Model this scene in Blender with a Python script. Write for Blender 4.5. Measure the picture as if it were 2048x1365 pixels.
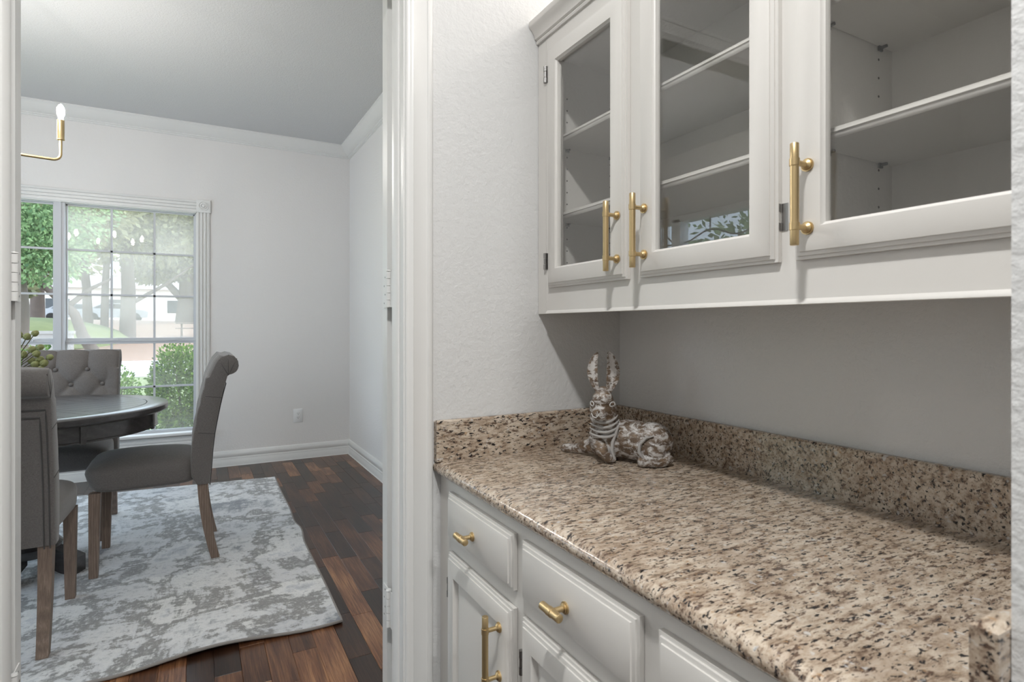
import bpy, bmesh, math, random
from mathutils import Vector, Matrix
random.seed(7)
for o in list(bpy.data.objects): bpy.data.objects.remove(o)
S = bpy.context.scene
C = S.collection
# All lengths below are in working units; K turns them into metres (applied once, at the end).
K = 0.92
# ---------------------------------------------------------------- camera, world, lights, exposure
cd = bpy.data.cameras.new('camera'); cam = bpy.data.objects.new('camera', cd); C.objects.link(cam)
cd.lens = 1143/2048*36; cd.sensor_width = 36
cd.shift_y = -28.5/2048
cd.clip_start = .02; cd.clip_end = 500
cd.dof.use_dof = True; cd.dof.focus_distance = 2.0; cd.dof.aperture_fstop = 9.0
cam.location = (0, 0, 1.26*K); cam.rotation_euler = (math.pi/2, 0, -math.radians(28.8))
S.camera = cam
w = bpy.data.worlds.new('world'); S.world = w; w.use_nodes = True
nt = w.node_tree; bg = nt.nodes['Background']
bg.inputs[0].default_value = (.68, .83, 1.0, 1); bg.inputs[1].default_value = 3.5
sd = bpy.data.lights.new('sun', 'SUN'); sd.energy = 1.5; sd.angle = .03; sd.color = (1, .95, .86)
so = bpy.data.objects.new('sun', sd); C.objects.link(so); so.rotation_euler = (math.radians(-6), math.radians(40), math.radians(-12))
def area(name, loc, size, power, color=(1, 1, 1), rot=(0, 0, 0), shape='DISK', sy=None, spread=180):
    l = bpy.data.lights.new(name, 'AREA'); l.shape = shape; l.size = size*K; l.energy = power; l.color = color
    l.spread = math.radians(spread)
    if sy: l.size_y = sy*K
    o = bpy.data.objects.new(name, l); C.objects.link(o)
    o.location = Vector(loc)*K; o.rotation_euler = rot
    return o
# pantry ceiling lamp, added unseen fill lamp behind the camera, LED strip on the cabinet top, dining chandelier fill comes from its bulbs
area('pantry_lamp_light', (0.0, .2, 2.735), .13, 20, (1, 1, .985))
area('pantry_fill_light_back', (.25, -1.7, 2.735), .2, 24, (1, 1, .985))  # added for general fill, stands out of view
area('cabinet_top_strip_light', (1.0, 1.1, 2.275), .05, 6, (1, .96, .93), (math.pi, 0, 0), 'RECTANGLE', .5)
S.view_settings.view_transform = 'Standard'; S.view_settings.look = 'None'
S.view_settings.gamma = 1; S.view_settings.use_curve_mapping = False
S.view_settings.exposure = 0.3

# ---------------------------------------------------------------- material helpers
def mat(name):
    m = bpy.data.materials.new(name); m.use_nodes = True
    return m, m.node_tree, m.node_tree.nodes['Principled BSDF']
def N(nt, t, **kw):
    n = nt.nodes.new(t)
    for k, v in kw.items():
        if k in n.inputs: n.inputs[k].default_value = v
        else: setattr(n, k, v)
    return n
def coords(nt, scale=(1, 1, 1), rot=(0, 0, 0), which='Object', randoff=False):
    tc = N(nt, 'ShaderNodeTexCoord'); mp = N(nt, 'ShaderNodeMapping')
    mp.inputs['Scale'].default_value = scale; mp.inputs['Rotation'].default_value = rot
    nt.links.new(tc.outputs[which], mp.inputs['Vector'])
    if randoff:
        oi = N(nt, 'ShaderNodeObjectInfo'); mu = N(nt, 'ShaderNodeMath', operation='MULTIPLY'); mu.inputs[1].default_value = 37.0
        nt.links.new(oi.outputs['Random'], mu.inputs[0]); nt.links.new(mu.outputs[0], mp.inputs['Location'])
    return mp.outputs[0]
def noise(nt, vec, scale, detail=4, rough=.55, dist=0):
    n = N(nt, 'ShaderNodeTexNoise'); n.inputs['Scale'].default_value = scale; n.inputs['Detail'].default_value = detail
    n.inputs['Roughness'].default_value = rough; n.inputs['Distortion'].default_value = dist
    nt.links.new(vec, n.inputs['Vector']); return n.outputs['Fac']
def ramp(nt, fac, stops, interp='LINEAR'):
    r = N(nt, 'ShaderNodeValToRGB'); r.color_ramp.interpolation = interp
    el = r.color_ramp.elements
    while len(el) > 1: el.remove(el[0])
    for i, (p, c) in enumerate(stops):
        e = el[0] if i == 0 else el.new(p)
        e.position = p; e.color = (*c, 1) if len(c) == 3 else c
    nt.links.new(fac, r.inputs[0]); return r.outputs[0]
def mixc(nt, fac, a, b, mode='MIX'):
    m = N(nt, 'ShaderNodeMix', data_type='RGBA', blend_type=mode)
    for s, v in ((m.inputs[0], fac), (m.inputs[6], a), (m.inputs[7], b)):
        if isinstance(v, bpy.types.NodeSocket): nt.links.new(v, s)
        elif isinstance(v, (int, float)): s.default_value = v
        else: s.default_value = (*v, 1)
    return m.outputs[2]
def bump(nt, bs, h, strength=.3, dist=.004):
    b = N(nt, 'ShaderNodeBump'); b.inputs['Strength'].default_value = strength; b.inputs['Distance'].default_value = dist
    nt.links.new(h, b.inputs['Height']); nt.links.new(b.outputs[0], bs.inputs['Normal'])
def plain(name, col, rough=.5, metal=0, spec=.5, bmp=None, var=0):
    m, nt, b = mat(name)
    b.inputs['Base Color'].default_value = (*col, 1); b.inputs['Roughness'].default_value = rough
    b.inputs['Metallic'].default_value = metal; b.inputs['Specular IOR Level'].default_value = spec
    v = coords(nt)
    if bmp:
        f = noise(nt, v, bmp[0], 3, .6)
        bump(nt, b, f, bmp[1], bmp[2])
    if var:
        f = noise(nt, v, 3.0, 4, .6)
        c2 = tuple(x*(1-var) for x in col)
        nt.links.new(mixc(nt, f, col, c2), b.inputs['Base Color'])
    return m
M = {}
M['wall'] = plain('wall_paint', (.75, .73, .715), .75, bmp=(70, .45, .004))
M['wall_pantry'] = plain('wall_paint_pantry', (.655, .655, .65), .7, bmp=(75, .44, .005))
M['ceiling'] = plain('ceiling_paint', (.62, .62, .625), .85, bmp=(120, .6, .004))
M['trim'] = plain('white_trim_paint', (.74, .735, .72), .32, bmp=(25, .05, .002))
M['cab'] = plain('cabinet_paint', (.67, .65, .62), .42, bmp=(60, .08, .002))
M['cabin'] = plain('cabinet_interior_paint', (.71, .69, .66), .5, bmp=(110, .3, .002))
M['alu'] = plain('window_frame_metal', (.55, .56, .58), .45, spec=.4, bmp=(40, .05, .001))
M['brass'] = plain('brushed_brass', (.60, .455, .25), .42, 1.0, bmp=(300, .06, .001))
M['steel'] = plain('zinc_steel', (.42, .41, .40), .35, 1.0, var=.4)
M['hinge_w'] = plain('painted_hinge', (.74, .735, .72), .35)
M['dark'] = plain('dark_gap', (.02, .02, .02), .8)
M['plastic'] = plain('white_plastic', (.78, .78, .78), .35)
M['hole'] = plain('pin_hole', (.10, .09, .08), .8)
M['pin'] = plain('shelf_pin_grey', (.16, .16, .16), .5, .6)
def m_wood(name, stops, scale=(6, 6, .8), sc=9, rough=.45, rnd=False, coat=0, objvar=None, bmpv=.12):
    m, nt, b = mat(name)
    v = coords(nt, scale, randoff=rnd)
    f = noise(nt, v, sc, 6, .62, 1.2)
    wv = N(nt, 'ShaderNodeTexWave', wave_type='RINGS'); wv.inputs['Scale'].default_value = sc*.16; wv.inputs['Distortion'].default_value = 5.5
    wv.inputs['Detail'].default_value = 3; nt.links.new(v, wv.inputs['Vector'])
    f2 = mixc(nt, .16, f, wv.outputs['Fac'])
    c = ramp(nt, f2, stops)
    if objvar:
        oi = N(nt, 'ShaderNodeObjectInfo')
        t = ramp(nt, oi.outputs['Random'], objvar, 'CONSTANT')
        c = mixc(nt, 1.0, c, t, 'MULTIPLY')
    nt.links.new(c, b.inputs['Base Color']); b.inputs['Roughness'].default_value = rough
    b.inputs['Coat Weight'].default_value = coat; b.inputs['Coat Roughness'].default_value = .2
    bump(nt, b, f, bmpv, .002)
    return m
M['plank'] = m_wood('walnut_plank', [(.30, (.085, .034, .016)), (.48, (.20, .088, .042)), (.54, (.25, .12, .06)), (.68, (.40, .21, .105))], (34, 1.1, 6), 4.5, .3, True, .04,
    [(0, (.13, .11, .11)), (.18, (.5, .43, .39)), (.34, (.2, .165, .155)), (.5, (.95, .9, .84)), (.64, (.34, .28, .25)), (.8, (.12, .10, .10)), (.91, (.75, .66, .6))])
M['leg'] = m_wood('washed_oak_leg', [(.3, (.14, .10, .078)), (.55, (.215, .155, .12)), (.75, (.30, .23, .185))], (30, 30, 1.6), 6, .6)
M['table'] = m_wood('dark_table_wood', [(.3, (.012, .010, .010)), (.55, (.028, .024, .024)), (.8, (.06, .054, .054))], (1.2, 12, 12), 5, .30, True, 1.0)
def m_fabric():
    m, nt, b = mat('grey_linen')
    v = coords(nt)
    a = noise(nt, coords(nt, (1, 1, 6)), 130, 2); c = noise(nt, coords(nt, (6, 6, 1)), 130, 2)
    mx = mixc(nt, .5, a, c)
    col = ramp(nt, mx, [(.3, (.108, .099, .095)), (.7, (.205, .19, .182))])
    nt.links.new(col, b.inputs['Base Color']); b.inputs['Roughness'].default_value = .9
    b.inputs['Sheen Weight'].default_value = .35; b.inputs['Sheen Roughness'].default_value = .4
    b.inputs['Specular IOR Level'].default_value = .2
    bump(nt, b, mx, .25, .002); return m
M['fabric'] = m_fabric()
M['welt'] = plain('welt_thread', (.07, .066, .065), .9)
def m_granite(name, rot):
    m, nt, b = mat(name)
    v = coords(nt, (.36, 1, 1), rot); vi = coords(nt, (1, 1, 1), rot)
    base = ramp(nt, noise(nt, v, 80, 7, .72, .3), [(.28, (.11, .075, .055)), (.40, (.30, .225, .165)), (.49, (.50, .415, .325)), (.62, (.62, .54, .45)), (.8, (.68, .64, .58))])
    big = ramp(nt, noise(nt, coords(nt, (.6, 1, 1), rot), 16, 3, .6), [(.38, (.7, .64, .6)), (.6, (1, 1, 1))])
    c = mixc(nt, .7, base, big, 'MULTIPLY')
    br = ramp(nt, noise(nt, v, 130, 5, .65), [(.555, (0, 0, 0)), (.62, (.9, .9, .9))])
    c = mixc(nt, br, c, (.085, .05, .035))
    bk = ramp(nt, noise(nt, coords(nt, (.42, 1, 1), rot), 175, 4, .6, .5), [(.575, (0, 0, 0)), (.615, (1, 1, 1))])
    c = mixc(nt, bk, c, (.012, .011, .013))
    og = ramp(nt, noise(nt, vi, 80, 2), [(.66, (0, 0, 0)), (.74, (.7, .7, .7))])
    c = mixc(nt, og, c, (.36, .21, .10))
    gr = ramp(nt, noise(nt, vi, 75, 2), [(.27, (.6, .6, .6)), (.34, (0, 0, 0))])
    c = mixc(nt, gr, c, (.60, .60, .60))
    nt.links.new(c, b.inputs['Base Color'])
    b.inputs['Roughness'].default_value = .16; b.inputs['Coat Weight'].default_value = .2; b.inputs['Coat Roughness'].default_value = .05
    bump(nt, b, noise(nt, vi, 120, 2), .05, .001)
    return m
M['granite'] = m_granite('granite', (0, 0, 0))
M['granite_l'] = m_granite('granite_side_cut', (0, math.radians(38), 0))
def m_thin(name, refl=1.0, tint=(.97, .98, .975), fog=None, rough=0.0):
    m, nt, b = mat(name); nt.nodes.remove(b); out = nt.nodes['Material Output']
    tr = N(nt, 'ShaderNodeBsdfTransparent'); tr.inputs[0].default_value = (*tint, 1)
    gl = N(nt, 'ShaderNodeBsdfGlossy'); gl.inputs['Roughness'].default_value = rough
    fr = N(nt, 'ShaderNodeFresnel'); ge = N(nt, 'ShaderNodeNewGeometry')   # same reflectance on both faces of the pane
    io = N(nt, 'ShaderNodeMapRange'); io.inputs['To Min'].default_value = 1.5; io.inputs['To Max'].default_value = 1/1.5
    nt.links.new(ge.outputs['Backfacing'], io.inputs['Value']); nt.links.new(io.outputs[0], fr.inputs[0])
    mu = N(nt, 'ShaderNodeMath', operation='MULTIPLY', use_clamp=True); mu.inputs[1].default_value = refl
    nt.links.new(fr.outputs[0], mu.inputs[0])
    mx = N(nt, 'ShaderNodeMixShader'); nt.links.new(mu.outputs[0], mx.inputs[0]); nt.links.new(tr.outputs[0], mx.inputs[1]); nt.links.new(gl.outputs[0], mx.inputs[2])
    if fog:
        tl = N(nt, 'ShaderNodeBsdfTranslucent'); tl.inputs[0].default_value = (.96, .86, .77, 1)
        v = coords(nt, (1, 1, 1), randoff=True)
        f = ramp(nt, noise(nt, v, 1.6, 2, .5), [(.3, (fog[0],)*3), (.7, (fog[1],)*3)])
        m2 = N(nt, 'ShaderNodeMixShader'); nt.links.new(f, m2.inputs[0]); nt.links.new(mx.outputs[0], m2.inputs[1]); nt.links.new(tl.outputs[0], m2.inputs[2])
        mx = m2
    nt.links.new(mx.outputs[0], out.inputs['Surface'])
    return m
M['glass'] = m_thin('window_glass', 1.0)
M['fogglass'] = m_thin('fogged_window_glass', .45, fog=(.13, .24))
M['hazeglass'] = m_thin('hazy_window_glass', 1.0, fog=(.02, .07))
M['cabglass'] = m_thin('cabinet_glass', 1.25, (.975, .975, .97))
def m_emit(name, col, st):
    m, nt, b = mat(name); b.inputs['Base Color'].default_value = (*col, 1)
    b.inputs['Emission Color'].default_value = (*col, 1); b.inputs['Emission Strength'].default_value = st
    return m
M['bulb'] = m_emit('lit_bulb', (1, .96, .91), 380)
M['lamp'] = m_emit('lamp_diffuser', (1, .94, .86), 12)
def m_rug():
    m, nt, b = mat('abstract_rug')
    v = coords(nt, (1, .55, 1)); v2 = coords(nt, (.35, 1.2, 1)); v3 = coords(nt, (1, 1, 1))
    big = noise(nt, coords(nt, (1, .38, 1)), 2.5, 10, .70, .3)
    big2 = noise(nt, coords(nt, (.45, 1.1, 1)), 2.4, 10, .72, .3)
    mx = mixc(nt, .5, big, big2)
    c = ramp(nt, mx, [(.34, (.13, .14, .16)), (.42, (.24, .25, .275)), (.435, (.44, .45, .465)), (.465, (.70, .70, .70)), (.492, (.60, .605, .62)), (.505, (.26, .252, .245)), (.53, (.235, .23, .225)), (.545, (.66, .66, .655)), (.575, (.74, .735, .73)), (.60, (.54, .55, .575)), (.66, (.26, .27, .295))])
    # soft rectangular weave blocks
    bk = N(nt, 'ShaderNodeTexBrick'); bk.inputs['Scale'].default_value = 1.15; bk.inputs['Color1'].default_value = (.8, .8, .82, 1); bk.inputs['Color2'].default_value = (1.08, 1.07, 1.05, 1)
    bk.inputs['Mortar'].default_value = (1, 1, 1, 1); bk.inputs['Mortar Size'].default_value = .0; bk.inputs['Brick Width'].default_value = .5; bk.inputs['Row Height'].default_value = .42
    wob = N(nt, 'ShaderNodeVectorMath', operation='ADD'); nt.links.new(v3, wob.inputs[0])
    nz = N(nt, 'ShaderNodeTexNoise'); nz.inputs['Scale'].default_value = 9; nz.inputs['Detail'].default_value = 5
    sc = N(nt, 'ShaderNodeVectorMath', operation='SCALE'); sc.inputs['Scale'].default_value = .28
    nt.links.new(v3, nz.inputs['Vector']); nt.links.new(nz.outputs['Color'], sc.inputs[0]); nt.links.new(sc.outputs[0], wob.inputs[1]); nt.links.new(wob.outputs[0], bk.inputs['Vector'])
    c = mixc(nt, .8, c, bk.outputs['Color'], 'MULTIPLY')
    sp = ramp(nt, noise(nt, v3, 55, 4, .7), [(.54, (0, 0, 0)), (.66, (.6, .6, .6))])
    c = mixc(nt, sp, c, (.62, .61, .60))
    sp2 = ramp(nt, noise(nt, v3, 38, 4, .7, .4), [(.32, (.6, .6, .6)), (.42, (0, 0, 0))])
    c = mixc(nt, sp2, c, (.15, .15, .165))
    nt.links.new(c, b.inputs['Base Color']); b.inputs['Roughness'].default_value = .75; b.inputs['Sheen Weight'].default_value = .3
    bump(nt, b, noise(nt, v3, 160, 3), .35, .004); return m
M['rug'] = m_rug()
M['bind'] = plain('rug_binding', (.27, .25, .235), .9)
def m_rabbit():
    m, nt, b = mat('whitewashed_carving')
    v = coords(nt, (1, 1, 1))
    ge = N(nt, 'ShaderNodeNewGeometry')
    wood = ramp(nt, noise(nt, coords(nt, (1, 1, 3)), 22, 5, .6), [(.3, (.06, .040, .026)), (.55, (.14, .092, .058)), (.75, (.25, .165, .095))])
    pt = ramp(nt, ge.outputs['Pointiness'], [(.455, (.32,)*3), (.495, (0,)*3), (.54, (-.12 if False else 0,)*3)])
    n1 = noise(nt, coords(nt, (1, 1, 1.6)), 48, 7, .75, .5)
    ad = N(nt, 'ShaderNodeMath', operation='ADD'); nt.links.new(n1, ad.inputs[0]); nt.links.new(pt, ad.inputs[1])
    f = ramp(nt, ad.outputs[0], [(.47, (0, 0, 0)), (.585, (.9, .9, .9))])
    c = mixc(nt, f, wood, (.60, .585, .57))
    sp = ramp(nt, noise(nt, v, 130, 3, .6), [(.62, (0, 0, 0)), (.68, (.8, .8, .8))])
    c = mixc(nt, sp, c, (.07, .045, .03))
    nt.links.new(c, b.inputs['Base Color']); b.inputs['Roughness'].default_value = .5
    bump(nt, b, n1, .3, .002); return m
M['rabbit'] = m_rabbit()
M['rabbit_ridge'] = plain('worn_limewash', (.52, .50, .48), .6, var=.55)
M['rabwhite'] = plain('limewash_white', (.66, .65, .635), .6, var=.2)
M['rabdark'] = plain('carved_brown', (.13, .085, .05), .5, var=.4)
def m_leaf(name, a, c2, trans=.35):
    m, nt, b = mat(name)
    ge = N(nt, 'ShaderNodeNewGeometry')
    col = ramp(nt, ge.outputs['Random Per Island'], [(0, a), (1, c2)])
    nt.links.new(col, b.inputs['Base Color']); b.inputs['Roughness'].default_value = .5
    tl = N(nt, 'ShaderNodeBsdfTranslucent'); nt.links.new(col, tl.inputs[0])
    mx = N(nt, 'ShaderNodeMixShader'); mx.inputs[0].default_value = trans
    nt.links.new(b.outputs[0], mx.inputs[1]); nt.links.new(tl.outputs[0], mx.inputs[2]); nt.links.new(mx.outputs[0], nt.nodes['Material Output'].inputs['Surface'])
    return m
M['leaf_bush'] = m_leaf('bush_leaf', (.03, .09, .015), (.26, .40, .08), .45)
M['leaf_green'] = m_leaf('tree_leaf_green', (.07, .16, .06), (.42, .56, .28), .5)
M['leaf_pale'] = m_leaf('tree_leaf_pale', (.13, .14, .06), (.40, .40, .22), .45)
M['bark'] = plain('bark', (.16, .12, .10), .9, var=.4)
M['lawn'] = plain('lawn_grass', (.24, .27, .12), .9, var=.4)
M['dirt'] = plain('bare_dirt', (.42, .28, .21), .95, var=.35)
M['road'] = plain('pale_concrete', (.50, .45, .41), .9, var=.15)
M['stone'] = plain('retaining_stone', (.42, .38, .35), .9, var=.35)
M['siding'] = plain('pale_siding', (.68, .62, .55), .8, var=.1)
M['roof'] = plain('roof_shingle', (.32, .28, .26), .9, var=.2)
M['carpaint'] = plain('car_paint_silver', (.45, .46, .48), .3, .4)
M['carglass'] = plain('car_glass', (.04, .045, .05), .1)
M['stem'] = plain('plant_stem', (.10, .09, .035), .7)
M['bud'] = plain('green_bud', (.36, .38, .15), .6, var=.45)
M['pot'] = plain('terracotta', (.30, .10, .045), .7, var=.3)
M['lead'] = plain('lead_came', (.10, .10, .10), .5, .3)

# ---------------------------------------------------------------- mesh helpers
class MB:
    def __init__(s): s.v = []; s.f = []; s.sm = []
    def add(s, vs, fs, smooth=False):
        n = len(s.v); s.v += [tuple(p) for p in vs]
        for f in fs: s.f.append(tuple(i+n for i in f)); s.sm.append(smooth)
        return s
    def box(s, x0, x1, y0, y1, z0, z1):
        v = [(x0, y0, z0), (x1, y0, z0), (x1, y1, z0), (x0, y1, z0), (x0, y0, z1), (x1, y0, z1), (x1, y1, z1), (x0, y1, z1)]
        return s.add(v, [(3, 2, 1, 0), (4, 5, 6, 7), (0, 1, 5, 4), (1, 2, 6, 5), (2, 3, 7, 6), (3, 0, 4, 7)])
    def prism(s, prof, p0, p1, A, B, smooth=False):
        """closed 2D profile swept from p0 to p1; profile point (a,b) -> a*A+b*B"""
        p0, p1, A, B = map(Vector, (p0, p1, A, B)); n = len(prof)
        v = [p0+A*a+B*b for a, b in prof]+[p1+A*a+B*b for a, b in prof]
        f = [(i, (i+1) % n, n+(i+1) % n, n+i) for i in range(n)]
        s.add(v, f, smooth); s.add(v, [tuple(range(n))[::-1], tuple(range(n, 2*n))]); return s
    def tube(s, path, r, n=10, caps=True, smooth=True):
        path = [Vector(p) for p in path]; rs = r if isinstance(r, (list, tuple)) else [r]*len(path)
        rings = []; ref = None
        for i, p in enumerate(path):
            d = (path[min(i+1, len(path)-1)]-path[max(i-1, 0)]).normalized()
            if ref is None: ref = Vector((0, 0, 1)) if abs(d.z) < .9 else Vector((1, 0, 0))
            a = d.cross(ref).normalized(); b = a.cross(d).normalized(); ref = b
            rings.append([p+(a*math.cos(2*math.pi*k/n)+b*math.sin(2*math.pi*k/n))*rs[i] for k in range(n)])
        v = [q for rg in rings for q in rg]
        f = [(i*n+k, i*n+(k+1) % n, (i+1)*n+(k+1) % n, (i+1)*n+k) for i in range(len(path)-1) for k in range(n)]
        s.add(v, f, smooth)
        if caps: s.add(rings[0], [tuple(range(n))[::-1]]); s.add(rings[-1], [tuple(range(n))])
        return s
    def lathe(s, prof, c, axis='z', n=24, smooth=True):
        c = Vector(c); ax = {'z': (Vector((1, 0, 0)), Vector((0, 1, 0)), Vector((0, 0, 1))), 'x': (Vector((0, 1, 0)), Vector((0, 0, 1)), Vector((1, 0, 0))), 'y': (Vector((0, 0, 1)), Vector((1, 0, 0)), Vector((0, 1, 0)))}[axis]
        v = [c+(ax[0]*math.cos(2*math.pi*k/n)+ax[1]*math.sin(2*math.pi*k/n))*r+ax[2]*h for r, h in prof for k in range(n)]
        m = len(prof)
        f = [(i*n+k, i*n+(k+1) % n, (i+1)*n+(k+1) % n, (i+1)*n+k) for i in range(m-1) for k in range(n)]
        s.add(v, f, smooth)
        s.add(v[:n], [tuple(range(n))[::-1]]); s.add(v[-n:], [tuple(range(n))]); return s
    def ell(s, c, r, n=14, m=9, mtx=None):
        c = Vector(c); v = []; f = []
        for i in range(m+1):
            th = math.pi*i/m
            for k in range(n):
                p = Vector((r[0]*math.sin(th)*math.cos(2*math.pi*k/n), r[1]*math.sin(th)*math.sin(2*math.pi*k/n), r[2]*math.cos(th)))
                if mtx: p = mtx @ p
                v.append(c+p)
        for i in range(m):
            for k in range(n): f.append((i*n+k, (i+1)*n+k, (i+1)*n+(k+1) % n, i*n+(k+1) % n))
        return s.add(v, f, True)
    def rings(s, a0, a1, b0, b1, rg, P, cap=True):
        """nested rectangles: rg=(inset, out); P maps (a, b, out) to a point"""
        n = len(rg); v = []
        for i, o in rg: v += [P(a0+i, b0+i, o), P(a1-i, b0+i, o), P(a1-i, b1-i, o), P(a0+i, b1-i, o)]
        f = [(j*4+k, j*4+(k+1) % 4, (j+1)*4+(k+1) % 4, (j+1)*4+k) for j in range(n-1) for k in range(4)]
        if cap: f.append(tuple((n-1)*4+k for k in range(4)))
        return s.add(v, f)
    def build(s, name, m, parent=None, loc=None):
        me = bpy.data.meshes.new(name); me.from_pydata(s.v, [], s.f)
        me.polygons.foreach_set('use_smooth', s.sm)
        me.materials.append(M[m] if isinstance(m, str) else m)
        bm = bmesh.new(); bm.from_mesh(me); bmesh.ops.remove_doubles(bm, verts=bm.verts, dist=1e-6); bmesh.ops.recalc_face_normals(bm, faces=bm.faces); bm.to_mesh(me); bm.free()
        me.set_sharp_from_angle(angle=math.radians(42))
        o = bpy.data.objects.new(name, me); C.objects.link(o)
        if parent: o.parent = parent
        if loc: o.location = loc
        return o
    def leaf(s, c, d, up, L, W):
        c, d, up = Vector(c), Vector(d).normalized(), Vector(up); r = d.cross(up)
        if r.length < 1e-4: r = d.orthogonal()
        r.normalize()
        return s.add([c, c+d*L*.5+r*W*.5, c+d*L, c+d*L*.5-r*W*.5], [(0, 1, 2, 3)])
def tag(o, label=None, cat=None, group=None, kind=None):
    if label: o['label'] = label
    if cat: o['category'] = cat
    if group: o['group'] = group
    if kind: o['kind'] = kind
    return o
def thing(name, label, cat, loc=(0, 0, 0), rz=0, group=None):
    o = bpy.data.objects.new(name, None); C.objects.link(o); o.empty_display_size = .1
    o.location = loc; o.rotation_euler = (0, 0, rz); return tag(o, label, cat, group)
def struct(o, label=None, cat=None): return tag(o, label, cat, kind='structure')
def copy_tree(o, parent=None):
    c = o.copy(); C.objects.link(c); c.parent = parent
    for ch in list(o.children): copy_tree(ch, c)
    return c

# ---------------------------------------------------------------- room shell
XR, YF, XL = 1.325, 5.763, -2.6        # dining right wall, window wall, left wall
YW, YD = 1.42, 1.50                    # partition: pantry face, dining face
XJ, XJL, ZD = .461, -.337, 2.21        # door opening
XB, YR, XE = 1.17, .215, .589          # niche back wall, niche right wall, its end face
ZC, ZP = 3.03, 2.75
PX0, PY0 = -1.6, -2.4
WX0, WX1, WZ0, WZ1 = -1.95, -.008, .34, 2.272   # window opening
b = MB(); b.box(XL-.15, XR+.15, PY0-.15, YF+.2, -.12, -.012)
floor = struct(b.build('floor', 'dark'), 'dark walnut plank floor of mixed brown boards', 'floor')
# planks: .0895 wide rows running towards the window wall
PW = .0895; rows = []
far = MB()
def chamf(mb, x0, x1, y0, y1, z0, z1, c=.0016):
    v = [(x0, y0, z0), (x1, y0, z0), (x1, y1, z0), (x0, y1, z0), (x0, y0, z1-c), (x1, y0, z1-c), (x1, y1, z1-c), (x0, y1, z1-c), (x0+c, y0+c, z1), (x1-c, y0+c, z1), (x1-c, y1-c, z1), (x0+c, y1-c, z1)]
    mb.add(v, [(0, 1, 5, 4), (1, 2, 6, 5), (2, 3, 7, 6), (3, 0, 4, 7), (4, 5, 9, 8), (5, 6, 10, 9), (6, 7, 11, 10), (7, 4, 8, 11), (8, 9, 10, 11)])
npl = 0
i0 = -40
for i in range(i0, 22):
    x0 = .142+(i-1)*PW; x1 = x0+PW
    if x1 < XL or x0 > XR: continue
    y = 1.0-random.random()*.5
    while y < YF+.05:
        L = random.choice((.28, .36, .44, .55, .7)); y1 = min(y+L, YF+.1)
        vis = x0 > -.42 and y1 > 1.75 and (x0 > .40 or y < 2.62 or y1 > 5.0)
        if vis:
            mb = MB(); cx, cy = (x0+x1)/2, (y+y1)/2
            chamf(mb, -PW/2, PW/2, -(y1-y)/2, (y1-y)/2, -.012, 0)
            mb.build('plank', 'plank', floor, (cx, cy, 0)); npl += 1
        else: chamf(far, x0, x1, y, y1, -.012, 0)
        y = y1
far.box(PX0-.1, XR+.1, PY0-.1, .48, -.012, 0)
tag(far.build('hidden_planks', 'plank', floor), kind='stuff')
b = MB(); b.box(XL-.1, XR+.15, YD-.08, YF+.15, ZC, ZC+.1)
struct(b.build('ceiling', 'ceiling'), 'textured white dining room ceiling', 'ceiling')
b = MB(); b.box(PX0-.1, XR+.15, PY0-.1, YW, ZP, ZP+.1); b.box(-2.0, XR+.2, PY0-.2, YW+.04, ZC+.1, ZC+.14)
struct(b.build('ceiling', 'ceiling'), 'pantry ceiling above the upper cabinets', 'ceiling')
b = MB(); T = .15
b.box(XL-.15, WX0, YF, YF+T, 0, ZC); b.box(WX1, XR+.15, YF, YF+T, 0, ZC); b.box(WX0, WX1, YF, YF+T, 0, WZ0); b.box(WX0, WX1, YF, YF+T, WZ1, ZC)
struct(b.build('wall_far', 'wall'), 'pale grey dining room wall around the large window', 'wall')
b = MB(); b.box(XR, XR+.12, YD-.08, YF, 0, ZC)
struct(b.build('wall_right', 'wall'), 'pale grey dining room side wall meeting the window wall', 'wall')
# left wall with the leaded window pair seen only as a reflection in the cabinet glass
LY0, LY1, LZ0, LZ1 = 2.2, 5.3, .4, 2.36
b = MB(); b.box(XL-.12, XL, YD, LY0, 0, ZC); b.box(XL-.12, XL, LY1, YF, 0, ZC); b.box(XL-.12, XL, LY0, LY1, 0, LZ0); b.box(XL-.12, XL, LY0, LY1, LZ1, ZC)
struct(b.build('wall_left', 'wall'), 'dining room wall beyond the table, outside the doorway view', 'wall')
b = MB(); b.box(XJ+.012, XR+.12, YW, YD, 0, ZC); b.box(XL, XJL-.012, YW, YD, 0, ZC); b.box(XJL-.012, XJ+.012, YW, YD, ZD+.012, ZC)
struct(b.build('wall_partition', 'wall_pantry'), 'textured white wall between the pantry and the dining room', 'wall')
b = MB(); b.box(XB, XB+.1, YR-.3, YW, 0, ZP)
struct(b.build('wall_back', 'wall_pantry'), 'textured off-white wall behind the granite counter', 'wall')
b = MB(); b.box(XE, XB+.1, YR-.34, YR, 0, ZP)
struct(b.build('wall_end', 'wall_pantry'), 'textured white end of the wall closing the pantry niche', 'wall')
b = MB(); b.box(XE+.45, XE+.55, PY0, YR-.34, 0, ZP); b.box(PX0-.1, PX0, PY0, YW, 0, ZP); b.box(PX0, XE+.55, PY0-.1, PY0, 0, ZP)
struct(b.build('wall_rear', 'wall_pantry'), 'plain pantry walls on the camera side', 'wall')

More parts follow.
